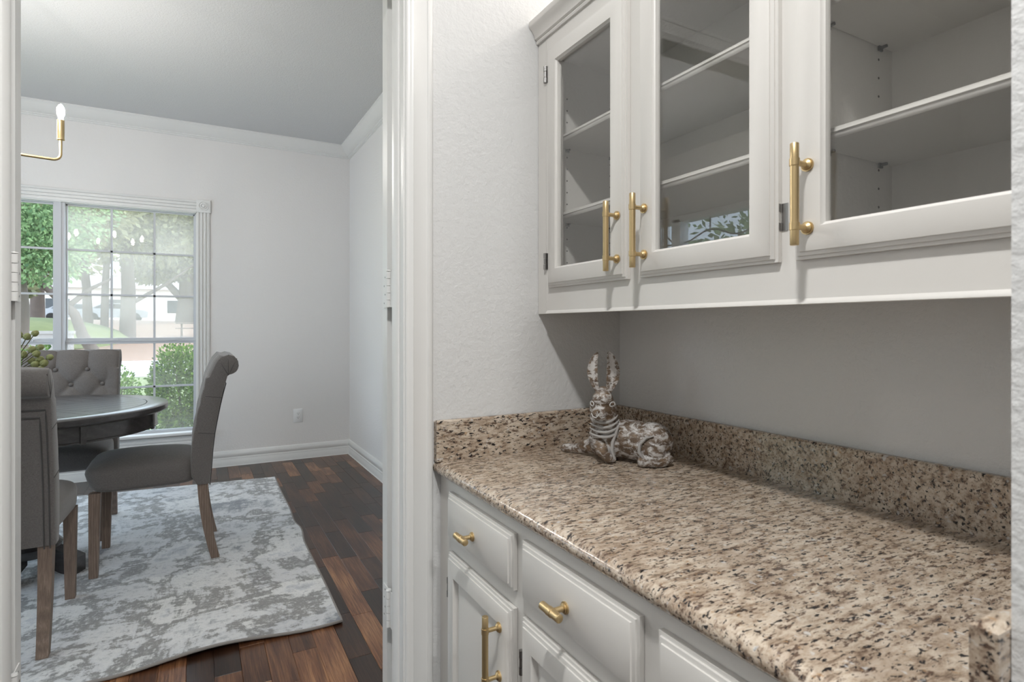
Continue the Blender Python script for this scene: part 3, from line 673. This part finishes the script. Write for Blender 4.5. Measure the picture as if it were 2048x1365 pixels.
def make_chair():
    root = thing('dining_chair', '', 'chair')
    front = resample(FR, 64); roll = resample([FR[-1]]+RO+[RE[0]], 18)[1:-1]; rear = resample(RE, 14)
    cyc = Vector((-.28, .75)); NX = 56
    b = MB(); n = len(front)+len(roll)+len(rear); vs = []
    xs = [-HW, -HW+.002, -HW+.008]+[(-HW+.014)+(2*HW-.028)*k/(NX-1) for k in range(NX)]+[HW-.008, HW-.002, HW]
    ins = [.012, .004, .001]+[0]*NX+[.001, .004, .012]
    for x, ii in zip(xs, ins):
        for k, p in enumerate(front):
            a = front[max(k-1, 0)]; c = front[min(k+1, len(front)-1)]; t = (c-a).normalized(); nr = Vector((t.y, -t.x))
            if nr.x < 0: nr = -nr
            dsp = tuft(x, p.y)-ii*1.2; fade = min(1, k/4)
            q = p+nr*dsp*fade; vs.append((x, q.x, q.y))
        for p in roll: d = (p-Vector((-.35, 1.035))).normalized(); q = p-d*ii*.5; vs.append((x, q.x, q.y))
        for p in rear: vs.append((x, p.x+ii*.6, p.y))
    m = len(xs)
    fs = [(i*n+k, i*n+(k+1) % n, (i+1)*n+(k+1) % n, (i+1)*n+k) for i in range(m-1) for k in range(n)]
    b.add(vs, fs, True); b.add(vs[:n], [tuple(range(n))]); b.add(vs[-n:], [tuple(range(n))])
    back = b.build('backrest', 'fabric', root)
    for bx, bz in BT:
        k = min(front, key=lambda p: abs(p.y-bz)); b = MB()
        b.ell((0, 0, 0), (.0125, .007, .0125), 12, 6); b.build('button', 'fabric', back, (bx, k.x+.003, bz))
    # seams on the roll ends and sides, welt round the rear panel
    for s_ in (-1, 1):
        x = s_*(HW+.0002); c = (-.345, .984)
        for tgt in ((-.300, 1.07), (-.345, 1.096), (-.388, 1.075)): b = MB(); b.tube([(x, c[0], c[1]), (x, (c[0]+tgt[0])/2, (c[1]+tgt[1])/2), (s_*(HW-.002), tgt[0], tgt[1])], .0012, 5); b.build('seam', 'welt', back)
        for z, y0, y1 in ((.876, -.235, -.316), (.684, -.200, -.280)): b = MB(); b.tube([(x, y0, z), (x, y1, z-.012)], .0012, 5); b.build('seam', 'welt', back)
    b = MB(); rp = resample(RE, 20)[1:]
    for off in (.016, .034): b.tube([(-HW+off, p.x-.001, p.y-.01) for p in rp[::-1][:-1 if off > .02 else None]]+[(HW-off, p.x-.001, p.y-.01) for p in (rp[1:] if off > .02 else rp)], .0026, 6)
    b.build('welt', 'welt', back)
    # seat: rounded cushion
    b = MB(); nu, nv = 40, 24; vs = []
    y0, y1, z0, zt = -.20, .30, .408, .545; wB, wF = .238, .257
    for j in range(nv+1):
        th = -math.pi/2+math.pi*j/nv; cz = math.copysign(abs(math.sin(th))**.42, math.sin(th)); rr = abs(math.cos(th))**.30 if j not in (0, nv) else 0
        for i in range(nu):
            a = 2*math.pi*i/nu; ca, sa = math.cos(a), math.sin(a)
            sx = math.copysign(abs(ca)**.28, ca)*rr; sy = math.copysign(abs(sa)**.28, sa)*rr
            yy = (y0+y1)/2+sy*(y1-y0)/2; ww = wB+(wF-wB)*(yy-y0)/(y1-y0)
            zz = (z0+zt)/2+cz*(zt-z0)/2
            if cz > 0: zz += .038*cz*(1-sx*sx)*(1-.6*sy*sy)
            yy -= max(0, .50-zz)*.42*max(0, sy)
            vs.append((sx*ww, yy, zz))
    b.add(vs, [(j*nu+i, j*nu+(i+1) % nu, (j+1)*nu+(i+1) % nu, (j+1)*nu+i) for j in range(nv) for i in range(nu)], True)
    b.build('seat', 'fabric', root)
    for s_ in (-1, 1):
        b = MB(); xo = s_*.222; prev = None; vs = []; fs = []
        for k in range(7):
            t = k/6; z = .42*(1-t); hw = .0245-.006*t; yc = .248+.006*t
            vs += [(xo-hw, yc-hw, z), (xo+hw, yc-hw, z), (xo+hw, yc+hw, z), (xo-hw, yc+hw, z)]
        fs = [(k*4+i, k*4+(i+1) % 4, k*4+4+(i+1) % 4, k*4+4+i) for k in range(6) for i in range(4)]+[(0, 1, 2, 3), (24, 25, 26, 27)]
        b.add(vs, fs); b.build('leg', 'leg', root)
        b = MB(); vs = []; xo = s_*.222
        for k in range(9):
            t = k/8; z = .415*(1-t); yc = -.223-.012*t-.048*t*t; hy = .026-.006*t; hw = .023-.004*t
            vs += [(xo-hw, yc-hy, z), (xo+hw, yc-hy, z), (xo+hw, yc+hy, z), (xo-hw, yc+hy, z)]
        fs = [(k*4+i, k*4+(i+1) % 4, k*4+4+(i+1) % 4, k*4+4+i) for k in range(8) for i in range(4)]+[(0, 1, 2, 3), (32, 33, 34, 35)]
        b.add(vs, fs); b.build('leg', 'leg', root)
    return root
ZRUG = .0125
chair = make_chair(); G = 'tufted dining chairs round the table'
tag(chair, 'grey tufted dining chair seen in profile, pulled up from the outlet side', group=G); chair.location = (-.2, 3.715, ZRUG); chair.rotation_euler = (0, 0, math.pi/2)
c2 = copy_tree(chair); tag(c2, 'grey dining chair showing its plain back with double welt, nearest the door jamb'); c2.location = (-.735, 3.03, ZRUG); c2.rotation_euler = (0, 0, 0)
c3 = copy_tree(chair); tag(c3, 'grey dining chair showing its button-tufted front, standing before the window'); c3.location = (-.712, 4.335, ZRUG); c3.rotation_euler = (0, 0, math.pi)

# ---------------------------------------------------------------- table
TZ = .845; tab = thing('dining_table', 'round dark wood pedestal dining table between the grey chairs', 'table', (-.745, 3.72, ZRUG))
z1 = TZ-ZRUG; R = .60; RI = .50
b = MB(); n = 72; vs = []
for r, z in ((RI, z1-.03), (RI, z1-.002), (RI+.002, z1), (R-.006, z1), (R, z1-.005), (R, z1-.028), (R-.006, z1-.034), (R-.02, z1-.040), (RI, z1-.040)): vs += [(r*math.cos(2*math.pi*k/n), r*math.sin(2*math.pi*k/n), z) for k in range(n)]
b.add(vs, [(i*n+k, i*n+(k+1) % n, (i+1)*n+(k+1) % n, (i+1)*n+k) for i in range(8) for k in range(n)])
b.build('top_rim', 'table', tab)
b = MB(); b.lathe([(.001, z1-.040), (RI+.01, z1-.040), (RI+.01, z1-.008), (.001, z1-.008)], (0, 0, 0), 'z', 48); b.build('top_core', 'table', tab)
# parquet boards: five wedges of parallel boards
def clip(poly, nx, ny, d):
    out = []
    for i in range(len(poly)):
        a, c = poly[i], poly[(i+1) % len(poly)]; da = a[0]*nx+a[1]*ny-d; dc = c[0]*nx+c[1]*ny-d
        if da >= 0: out.append(a)
        if da*dc < 0: t = da/(da-dc); out.append((a[0]+(c[0]-a[0])*t, a[1]+(c[1]-a[1])*t))
    return out
disc = [((RI-.003)*math.cos(2*math.pi*k/64), (RI-.003)*math.sin(2*math.pi*k/64)) for k in range(64)]
for sct in range(4):
    a0 = math.radians(45+90*sct); a1 = a0+math.pi/2; am = a0+math.pi/4+(.62)
    sec = clip(clip(disc, -math.sin(a0), math.cos(a0), .0012), math.sin(a1), -math.cos(a1), .0012)
    dx, dy = -math.sin(am), math.cos(am)
    for k in range(-6, 7):
        pl = clip(clip(sec, dx, dy, k*.088+.0012), -dx, -dy, -(k+1)*.088+.0012)
        if len(pl) < 3: continue
        area_ = abs(sum(pl[i][0]*pl[(i+1) % len(pl)][1]-pl[(i+1) % len(pl)][0]*pl[i][1] for i in range(len(pl))))/2
        if area_ < .0008: continue
        b = MB(); m_ = len(pl); b.add([(x, y, z1-.010) for x, y in pl]+[(x, y, z1) for x, y in pl], [tuple(range(m_, 2*m_))]+[(i, (i+1) % m_, m_+(i+1) % m_, m_+i) for i in range(m_)])
        b.build('board', 'table', tab)
b = MB(); vs = []; n = 72
for r, z in ((.535, z1-.040), (.548, z1-.041), (.548, z1-.112), (.551, z1-.114), (.551, z1-.122), (.535, z1-.125)): vs += [(r*math.cos(2*math.pi*k/n), r*math.sin(2*math.pi*k/n), z) for k in range(n)]
b.add(vs, [(i*n+k, i*n+(k+1) % n, (i+1)*n+(k+1) % n, (i+1)*n+k) for i in range(5) for k in range(n)]); b.build('apron', 'table', tab)
for k in range(8):
    a = math.radians(-14+45*k); b = MB(); b.box(.545, .556, -.012, .012, z1-.128, z1-.041)
    o = b.build('apron_block', 'table', tab); o.rotation_euler = (0, 0, a)
b = MB(); b.lathe([(.13, .10), (.135, .14), (.10, .18), (.075, .26), (.085, .40), (.10, .52), (.085, .60), (.15, .66), (.17, z1-.045)], (0, 0, 0), 'z', 28); b.build('pedestal_column', 'table', tab)
for k in range(4):
    a = math.radians(-26+90*k); b = MB(); vs = []
    for i in range(10):
        t = i/9; r = .06+.19*t; zt_ = .15-.07*t**1.3; zb_ = max(0.0, .06*(1-t*1.6)); hw = .032
        vs += [(r, -hw, zb_), (r, hw, zb_), (r, hw, zt_), (r, -hw, zt_)]
    b.add(vs, [(i*4+j, i*4+(j+1) % 4, i*4+4+(j+1) % 4, i*4+4+j) for i in range(9) for j in range(4)]+[(0, 1, 2, 3), (36, 37, 38, 39)])
    o = b.build('foot', 'table', tab); o.rotation_euler = (0, 0, a)
# flowers
fl = thing('flower_arrangement', 'arrangement of green flower buds in a pot on the dark table', 'flowers', (-.80, 3.46, TZ))
b = MB(); b.lathe([(.045, 0), (.05, .005), (.065, .08), (.07, .13), (.066, .135), (.060, .13), (.055, .09)], (0, 0, 0), 'z', 22); b.build('pot', 'pot', fl)
rnd = random.Random(3)
stems = MB(); tgt = [(.135, -.05, .385), (.155, -.05, .320), (.190, -.05, .272), (.140, -.05, .290), (.168, -.05, .245), (.135, -.05, .240), (.178, -.05, .200), (.095, -.05, .206), (.150, -.03, .262), (.115, .0, .255)]
for a in range(22): an = rnd.uniform(-1.6, 5.0); tgt.append((math.cos(an)*rnd.uniform(.05, .17), math.sin(an)*rnd.uniform(.05, .17), rnd.uniform(.2, .38)))
for i, (x, y, z) in enumerate(tgt):
    stems.tube([(0, 0, .1), (x*.3, y*.4, .12+z*.3), (x*.75, y*.8, .03+z*.78), (x, y, z)], .0022, 6)
    s_ = rnd.uniform(.0125, .0175); b = MB(); b.ell((0, 0, 0), (s_, s_*.92, s_*1.12), 12, 8)
    for k in range(5): an = k*1.257; b.ell((math.cos(an)*s_*.35, math.sin(an)*s_*.35, -s_*.2), (s_*.75, s_*.75, s_*.95), 8, 6)
    o = b.build('flower_bud', 'bud', fl, (x, y, z)); o.rotation_euler = (rnd.uniform(-.9, .9), rnd.uniform(.2, 1.3), 0)
stems.build('stems', 'stem', fl)
lv = MB()
for k in range(90):
    an = rnd.uniform(0, 6.28); el = rnd.uniform(-.1, 1.2); d = Vector((math.cos(an)*math.cos(el), math.sin(an)*math.cos(el), math.sin(el)))
    lv.leaf(Vector((0, 0, .15))+d*rnd.uniform(.03, .10), d+Vector((0, 0, rnd.uniform(-.4, .2))), (rnd.uniform(-1, 1), rnd.uniform(-1, 1), 1), rnd.uniform(.03, .06), rnd.uniform(.008, .018))
tag(lv.build('foliage', 'leaf_bush', fl), kind='stuff')

# ---------------------------------------------------------------- chandelier
ch = thing('chandelier', 'brass candle-arm chandelier with lit bulbs over the dining table', 'chandelier', (-.95, 3.45, ZC))
b = MB(); b.lathe([(.06, -.001), (.065, -.012), (.02, -.03), (.008, -.035)][::-1], (0, 0, 0), 'z', 20); b.build('canopy', 'brass', ch)
za = 2.076-ZC; b = MB(); b.tube([(0, 0, -.03), (0, 0, za-.05)], .008, 12); b.lathe([(.012, za-.075), (.024, za-.05), (.024, za+.05), (.012, za+.075)], (0, 0, 0), 'z', 18); b.build('stem', 'brass', ch)
for k in range(6):
    a = math.radians(11+60*k); L = .368
    b = MB(); r_ = .030
    pts = [(.02, 0, za+.001), (L-r_, 0, za)]+[(L-r_+r_*math.sin(t), 0, za+r_-r_*math.cos(t)) for t in [math.pi/2*i/6 for i in range(1, 7)]]+[(L, 0, za+.11)]
    b.tube(pts, .0068, 10); ar = b.build('arm', 'brass', ch); ar.rotation_euler = (0, 0, a)
    b = MB(); b.lathe([(.009, za+.098), (.016, za+.100), (.0165, za+.104), (.0148, za+.106), (.0148, za+.198), (.012, za+.2)], (L, 0, 0), 'z', 18); b.build('candle_sleeve', 'brass', ar)
    b = MB(); b.lathe([(.008, za+.2), (.010, za+.21), (.0155, za+.228), (.0165, za+.242), (.014, za+.258), (.008, za+.270), (.001, za+.276)], (L, 0, 0), 'z', 16); b.build('bulb', 'bulb', ar)

# ---------------------------------------------------------------- rabbit figurine
O = Vector((.985, 1.17, ZT)); sy, cy = math.sin(math.radians(28.8)), math.cos(math.radians(28.8))
rab = thing('rabbit_figurine', 'whitewashed carved rabbit figurine lying on the granite counter', 'figurine', O, -math.radians(28.8))
# local axes: x along the counter-facing view (right), y away from the viewer's side, z up
def E3(mb, c, r, eul=(0, 0, 0)):
    from mathutils import Euler
    mb.ell(c, r, 24, 14, Euler(eul).to_matrix())
def chain(mb, pts):
    for (p, r), (q, s_) in zip(pts, pts[1:]):
        p, q = Vector(p), Vector(q); k = max(2, int((q-p).length/.004))
        for i in range(k+1):
            t = i/k; rr = r+(s_-r)*t; mb.ell(p.lerp(q, t), (rr, rr, rr), 12, 8)
def remesh(mb, name, m, parent, vox, it=6):
    o = mb.build('tmp', m); md = o.modifiers.new('r', 'REMESH'); md.mode = 'VOXEL'; md.voxel_size = vox
    sm = o.modifiers.new('s', 'SMOOTH'); sm.iterations = it; sm.factor = .5
    dg = bpy.context.evaluated_depsgraph_get(); me = bpy.data.meshes.new_from_object(o.evaluated_get(dg)); me.name = name
    bpy.data.objects.remove(o); me.polygons.foreach_set('use_smooth', [True]*len(me.polygons))
    me.materials.clear(); me.materials.append(M[m])
    o = bpy.data.objects.new(name, me); C.objects.link(o); o.parent = parent; return o
b = MB()
rz = math.radians(-28)
E3(b, (-.035, .030, .050), (.062, .050, .050), (0, 0, rz))      # chest barrel
E3(b, (.020, .002, .056), (.075, .050, .052), (0, .12, rz))     # loin
E3(b, (.066, -.018, .054), (.052, .050, .052), (0, 0, rz))      # rump
E3(b, (.050, -.046, .036), (.040, .030, .040), (.25, .5, rz))     # near haunch
chain(b, [((.028, -.066, .014), .014), ((.060, -.070, .012), .013), ((.082, -.066, .013), .012), ((.098, -.05, .016), .013)])  # hind foot
chain(b, [((.095, -.02, .03), .018), ((.108, -.012, .018), .014)])   # tail
chain(b, [((-.052, .016, .085), .038), ((-.058, .012, .115), .036), ((-.060, .008, .142), .035)])   # neck
E3(b, (-.060, .004, .138), (.0355, .037, .036))                 # cheeks
E3(b, (-.062, -.004, .160), (.028, .031, .030))                 # brow
E3(b, (-.076, -.030, .128), (.019, .018, .015), (0, 0, -.5))    # muzzle
E3(b, (-.058, .010, .182), (.020, .020, .014))                  # crown of head
chain(b, [((-.070, .005, .055), .020), ((-.066, -.018, .030), .016), ((-.052, -.026, .013), .013), ((-.040, -.020, .011), .011)])  # near foreleg folded
chain(b, [((-.080, .055, .030), .022), ((-.115, .088, .016), .014), ((-.150, .112, .012), .012)])   # far foreleg stretched
E3(b, (-.148, .111, .011), (.017, .013, .011), (0, 0, -.6))
b.v = [(p[0], p[1], max(p[2], .0006)) for p in b.v]
body = remesh(b, 'body', 'rabbit', rab, .0028, 5)
# ears: lens-shaped blades with a hollow towards the viewer
def ear(base, bend, tip, wid, nm):
    b = MB(); base, bend, tip = Vector(base), Vector(bend), Vector(tip); n = 22; m = 12; vs = []
    for i in range(n+1):
        t = i/n; c = base*(1-t)**2+bend*2*t*(1-t)+tip*t*t
        wv = wid*(.30+1.05*math.sin(math.pi*min(1, t*.94+.03))**.9)*(1 if t < .98 else .3); th = .0055*(1-.6*t)
        for k in range(m):
            a = 2*math.pi*k/m; u_ = math.cos(a); v_ = math.sin(a)
            yv = v_*th+.9*wv*(u_*u_-.5)*-.55
            vs.append((c.x+u_*wv, c.y+yv, c.z))
    b.add(vs, [(i*m+k, i*m+(k+1) % m, (i+1)*m+(k+1) % m, (i+1)*m+k) for i in range(n) for k in range(m)], True); b.add(vs[:m], [tuple(range(m))]); b.add(vs[-m:], [tuple(range(m))])
    return b.build('ear', 'rabbit', rab)
ear((-.070, .004, .176), (-.104, .006, .236), (-.074, .010, .286), .0100, 'l')
ear((-.048, .004, .176), (-.022, .000, .230), (-.044, .008, .288), .0128, 'r')
b = MB()
def ringt(c, r1, r2, nrm, tilt, rr):
    c = Vector(c); nv = Vector(nrm).normalized(); a = nv.cross(Vector((0, 0, 1))).normalized(); d = a.cross(nv)
    b.tube([c+a*r1*math.cos(t)*math.cos(tilt)-d*r1*math.cos(t)*math.sin(tilt)+d*r2*math.sin(t)*math.cos(tilt)+a*r2*math.sin(t)*math.sin(tilt) for t in [2*math.pi*i/20 for i in range(21)]], rr, 6)
ringt((-.0415, -.0285, .1535), .0085, .0050, (.5, -.86, .1), .35, .0014)
ringt((-.0915, -.0160, .1535), .0075, .0050, (-.9, -.5, .1), -.3, .0014)
# mouth and nose lines
b.tube([(-.0955, -.030, .131), (-.0925, -.0405, .123), (-.086, -.0480, .1215), (-.0795, -.0490, .128), (-.072, -.0470, .1205), (-.0645, -.0420, .1215), (-.060, -.0370, .128)], .0013, 6)
b.tube([(-.0795, -.0490, .128), (-.0835, -.0480, .1375), (-.0745, -.0475, .1375), (-.0795, -.0490, .128)], .0013, 6)
b.build('face_lines', 'rabwhite', rab)
b = MB(); b.ell((-.0795, -.0455, .1355), (.0055, .004, .0045), 10, 6); b.ell((-.0405, -.0265, .1535), (.005, .004, .0036), 10, 6); b.ell((-.0905, -.0155, .1535), (.004, .004, .0036), 10, 6); b.build('eyes_and_nose', 'rabdark', rab)
# carved relief ridges: neck folds, shoulder band, haunch outline
def relief(pts, rs): b = MB(); b.tube(pts, rs, 8); b.build('carved_ridge', 'rabbit_ridge', rab)
for k, z in enumerate((.117, .105, .093, .081)):
    r1 = .0365+.0020*k; cx, cyy = -.056+.001*k, .014
    relief([(cx+r1*math.cos(t), cyy+r1*math.sin(t), z-.012*math.sin(-t)**2+.006*math.cos(t)) for t in [math.radians(-172+154*i/16) for i in range(17)]], [.001+.0030*math.sin(math.pi*i/16) for i in range(17)])
relief([(-.024, -.026, .100), (-.031, -.024, .078), (-.040, -.025, .055), (-.042, -.028, .034), (-.036, -.032, .012)], [.002, .0040, .0045, .0045, .003])
relief([(-.090, .002, .062), (-.075, -.018, .066), (-.056, -.0215, .074), (-.034, -.0235, .086)], [.0015, .003, .0035, .002])
relief([(.056, -.066, .078), (.036, -.068, .074), (.020, -.068, .058), (.0185, -.069, .038), (.030, -.071, .022), (.055, -.073, .014)], [.0015, .0036, .0046, .0046, .004, .002])

# ---------------------------------------------------------------- outdoors
b = MB(); b.box(-40, 40, YF+.2, 21, -.5, -.3)
struct(b.build('ground', 'lawn'), 'front lawn below the window', 'lawn')
b = MB(); b.box(-60, 60, 21, 30, -.5, -.28)
struct(b.build('road', 'road'), 'pale street beyond the lawn', 'road')
b = MB(); vs = []; nx, ny = 24, 10
prf = [(30, -.25), (33, -.1), (37, .3), (42, .9), (46, 1.45), (50, 1.7), (60, 1.8), (90, 1.9), (140, 2.0)]
xsl = [-90+180*i/nx for i in range(nx+1)]
vs = [(x, y, z+.12*math.sin(x*.7+y)*min(1, max(0, (y-31)/8))) for y, z in prf for x in xsl]
b.add(vs, [(j*(nx+1)+i, j*(nx+1)+i+1, (j+1)*(nx+1)+i+1, (j+1)*(nx+1)+i) for j in range(len(prf)-1) for i in range(nx)], True)
struct(b.build('ground', 'dirt'), 'bare dirt slope across the street', 'ground')
rnd = random.Random(11)
def blob(mb, c, r, n, L, shell=.55):
    for _ in range(n):
        d = Vector((rnd.gauss(0, 1), rnd.gauss(0, 1), rnd.gauss(0, 1))).normalized(); q = shell+(1-shell)*rnd.random()
        p = Vector((c[0]+d.x*r[0]*q, c[1]+d.y*r[1]*q, c[2]+d.z*r[2]*q)); l = L*rnd.uniform(.6, 1.3)
        mb.leaf(p, (d.x+rnd.uniform(-.8, .8), d.y+rnd.uniform(-.8, .8), d.z+rnd.uniform(-.8, .8)), (rnd.uniform(-1, 1), rnd.uniform(-1, 1), rnd.uniform(-.3, 1)), l, l*.55)
def bush(x, y, zt, rx, n, lab, L=.040):
    t = thing('shrub', lab, 'shrub', (x, y, -.3)); h = zt+.3; b = MB()
    for k in range(6):
        a = k*1.05; b.tube([(math.cos(a)*.04, math.sin(a)*.04, -.04), (math.cos(a)*rx*.35, math.sin(a)*rx*.35, h*.45), (math.cos(a)*rx*.6, math.sin(a)*rx*.6, h*.8)], [.014, .010, .004], 6)
    b.build('stems', 'bark', t)
    b = MB(); blob(b, (0, 0, h*.52), (rx, rx*.8, h*.48), n, L, .5); blob(b, (rx*.3, 0, h*.3), (rx*.75, rx*.7, h*.3), n//3, L, .4); blob(b, (-rx*.35, 0, h*.62), (rx*.55, rx*.6, h*.36), n//4, L, .5)
    tag(b.build('foliage', 'leaf_bush', t), kind='stuff')
bush(-.08, 7.05, 1.12, .42, 9000, 'tall sunlit green shrub filling the lower right panes of the window')
bush(-1.42, 7.3, 1.10, .42, 6000, 'green shrub behind the tufted chair, below the window mullion')
bush(-.86, 8.2, .82, .30, 3500, 'low green shrub beside the tufted chair back')
def tree(x, y, z0, trunk, crowns, leafmat, L, n, lab, r0, group=None):
    t = thing('tree', lab, 'tree', (x, y, z0), group=group)
    b = MB()
    for path, ra, rb in trunk: b.tube(path, [ra+(rb-ra)*i/(len(path)-1) for i in range(len(path))], 10)
    b.build('trunk', 'bark', t)
    b = MB()
    for c, r, q in crowns: blob(b, c, r, int(n*q), L, .25)
    tag(b.build('crown', leafmat, t), kind='stuff')
def X_at(px, y):   # world X seen at image column px at distance y
    a = math.atan((px-1024)/1143)+math.radians(28.8); return math.tan(a)*y
tree(X_at(30, 17), 17, -.32, [([(0, 0, 0), (.1, 0, 2), (-.1, 0, 4.5)], .22, .12), ([(-.1, 0, 3), (.9, .2, 4.2), (1.6, .2, 4.6)], .09, .03)],
     [((.2, 0, 4.6), (1.9, 1.5, 1.6), 1), ((-.6, .2, 6.2), (2.2, 1.6, 1.6), .8), ((.55, -.3, 3.35), (.95, .9, .85), .5)], 'leaf_green', .10, 9000, 'leafy green tree seen through the narrow panes left of the mullion', .2)
tree(X_at(255, 40), 40, .5, [([(0, 0, 0), (.05, 0, 3), (-.15, 0, 7)], .44, .28), ([(-1.15, .3, .0), (-1.1, .3, 3), (-.9, .2, 7)], .22, .15), ([(-1.9, .5, -.1), (-2.0, .5, 3), (-2.4, .5, 7)], .28, .16), ([(.3, 0, 2.2), (1.9, 0, 3.3), (3.4, 0, 4.6)], .13, .05)],
     [((0, 0, 7.0), (4.6, 3, 2.6), 1), ((-2.5, 0, 8.6), (4, 3, 2.6), .8), ((2.4, 0, 7.6), (3.2, 2.5, 2.2), .7)], 'leaf_pale', .42, 5200, 'cluster of thick trunks under a pale crown, straight behind the middle panes', .5)
tree(X_at(190, 33), 33.2, -.05, [([(0, 0, 0), (-.5, 0, .9), (-.8, 0, 1.9), (-1.8, 0, 3.1), (-2.6, 0, 5)], .27, .14), ([(-1.1, 0, 2.2), (-.2, 0, 3.1), (.6, 0, 3.6)], .14, .05)],
     [((-2.4, 0, 5.6), (2.4, 2, 1.5), 1), ((-.6, 0, 6.9), (2.4, 2, 1.7), .8), ((-3.4, 0, 3.3), (1.3, 1.2, .8), .3)], 'leaf_pale', .38, 4200, 'leaning tree with a bent trunk behind the first panes right of the mullion', .4)
tree(X_at(372, 47.5), 47.5, 1.45, [([(0, 0, 0), (.1, 0, 2), (0, 0, 6)], .75, .4), ([(0, 0, 1.5), (-1.4, 0, 3.2), (-2.0, 0, 5)], .3, .12), ([(0, 0, 1.5), (1.4, 0, 3.2), (2.0, 0, 5)], .3, .12)],
     [((0, 0, 5.4), (4.0, 3, 2.2), 1), ((.6, 0, 8.6), (4.4, 3, 2.6), 1), ((-2.0, 0, 3.8), (1.5, 1.4, .9), .3), ((2.6, 0, 3.6), (1.8, 1.4, 1.0), .3)], 'leaf_pale', .42, 5600, 'broad forked tree behind the panes beside the right window casing', .5)
tree(X_at(75, 52), 52, 1.6, [([(0, 0, 0), (0, 0, 3), (.2, 0, 7)], .45, .3)], [((0, 0, 5.2), (4, 3, 2.2), 1), ((1.2, 0, 7.6), (4, 3, 2.2), .7)], 'leaf_pale', .45, 3600, 'distant pale tree on the grassy mound left of the mullion', .5)
for i, (x, y) in enumerate(((-43, 95), (-20, 100), (3, 98), (26, 96))):
    tree(x, y, 1.8, [([(0, 0, 0), (0, 0, 5)], .5, .3)], [((0, 0, 9), (10.5, 5, 7), 1)], 'leaf_pale', 1.0, 2600, 'hazy background tree along the far lot edge', .5, 'hazy trees along the far lot edge')
for i, (x, y) in enumerate(((-9, 7.6), (-11, 2.6))):
    tree(x, y, -.3, [([(0, 0, -.05), (0, 0, 2)], .15, .1)], [((0, 0, 3.0), (2.2, 2.2, 1.8), 1)], 'leaf_green', .2, 2600, 'leafy tree outside the leaded window', .5, 'trees outside the leaded window')
b = MB(); b.box(-60, -2.8, 3, 12, -.5, -.32); struct(b.build('ground', 'lawn'), 'side lawn outside the leaded window', 'lawn')
# retaining wall + grassy mound on the left
wl = thing('retaining_wall', 'low stained concrete retaining wall at the foot of the mound', 'retaining wall', (X_at(20, 31), 31, -.3))
b = MB(); b.box(-5, 2.1, 0, .3, 0, 1.25); b.build('wall_body', 'stone', wl); b = MB(); b.box(-5.05, 2.15, -.04, .34, 1.25, 1.38); b.build('coping', 'stone', wl)
b = MB(); b.ell((X_at(40, 40), 40, .2), (5.2, 6, 1.6), 32, 12); struct(b.build('ground_mound', 'lawn'), 'grassy mound behind the retaining wall', 'mound')
hb = thing('building', 'long pale low building beyond the trees', 'building', (-8, 75, 1.8))
b = MB(); b.box(-26, 22, 0, 12, 0, 3.6); b.build('walls', 'siding', hb); b = MB(); b.prism([(-.5, 3.6), (12.5, 3.6), (6, 5.4)], (-26.5, 0, 0), (22.5, 0, 0), (0, 1, 0), (0, 0, 1)); b.build('roof', 'roof', hb)
for k in range(8):
    b = MB(); b.box(-22+k*5.4, -20+k*5.4, -.05, .05, 1.0, 2.4); b.build('window', 'carglass', hb)
def car(px, y, z, lab):
    t = thing('car', lab, 'car', (X_at(px, y), y, z)); b = MB()
    b.prism([(-2.2, .3), (2.2, .3), (2.25, .75), (2.0, .88), (1.2, .95), (.7, 1.4), (-.8, 1.45), (-1.6, 1.0), (-2.15, .92), (-2.25, .6)], (0, -.85, 0), (0, .85, 0), (1, 0, 0), (0, 0, 1)); b.build('body', 'carpaint', t)
    b = MB(); b.prism([(1.05, .98), (.64, 1.34), (-.75, 1.38), (-1.4, 1.0)], (0, -.87, 0), (0, .87, 0), (1, 0, 0), (0, 0, 1)); b.build('side_window', 'carglass', t)
    for x in (-1.4, 1.4):
        for yy in (-.8, .8): b = MB(); b.lathe([(.32, -.1), (.34, 0), (.32, .1)], (x, yy, .32), 'y', 16); b.build('wheel', 'dark', t)
car(232, 56, 1.72, 'silver car parked right of the leaning tree trunk')
car(150, 58, 1.72, 'silver car parked left of the leaning tree trunk')
pt = thing('picnic_table', 'grey picnic table under the forked tree', 'picnic table', (X_at(386, 40), 40, .72))
b = MB(); b.box(-.9, .9, -.4, .4, .72, .78); b.build('top', 'bark', pt)
for s_ in (-1, 1):
    b = MB(); b.box(-.9, .9, s_*.75-.14, s_*.75+.14, .42, .47); b.build('bench', 'bark', pt)
    b = MB(); b.tube([(s_*.6, -.7, -.1), (s_*.6, .3, .74)], .05, 6); b.tube([(s_*.6, .7, -.1), (s_*.6, -.3, .74)], .05, 6); b.build('leg_frame', 'bark', pt)

# ---------------------------------------------------------------- working units to metres
for o in list(S.objects):
    if o.parent is None and o.type in ('MESH', 'EMPTY'):
        o.location = Vector(o.location)*K; o.scale = Vector(o.scale)*K
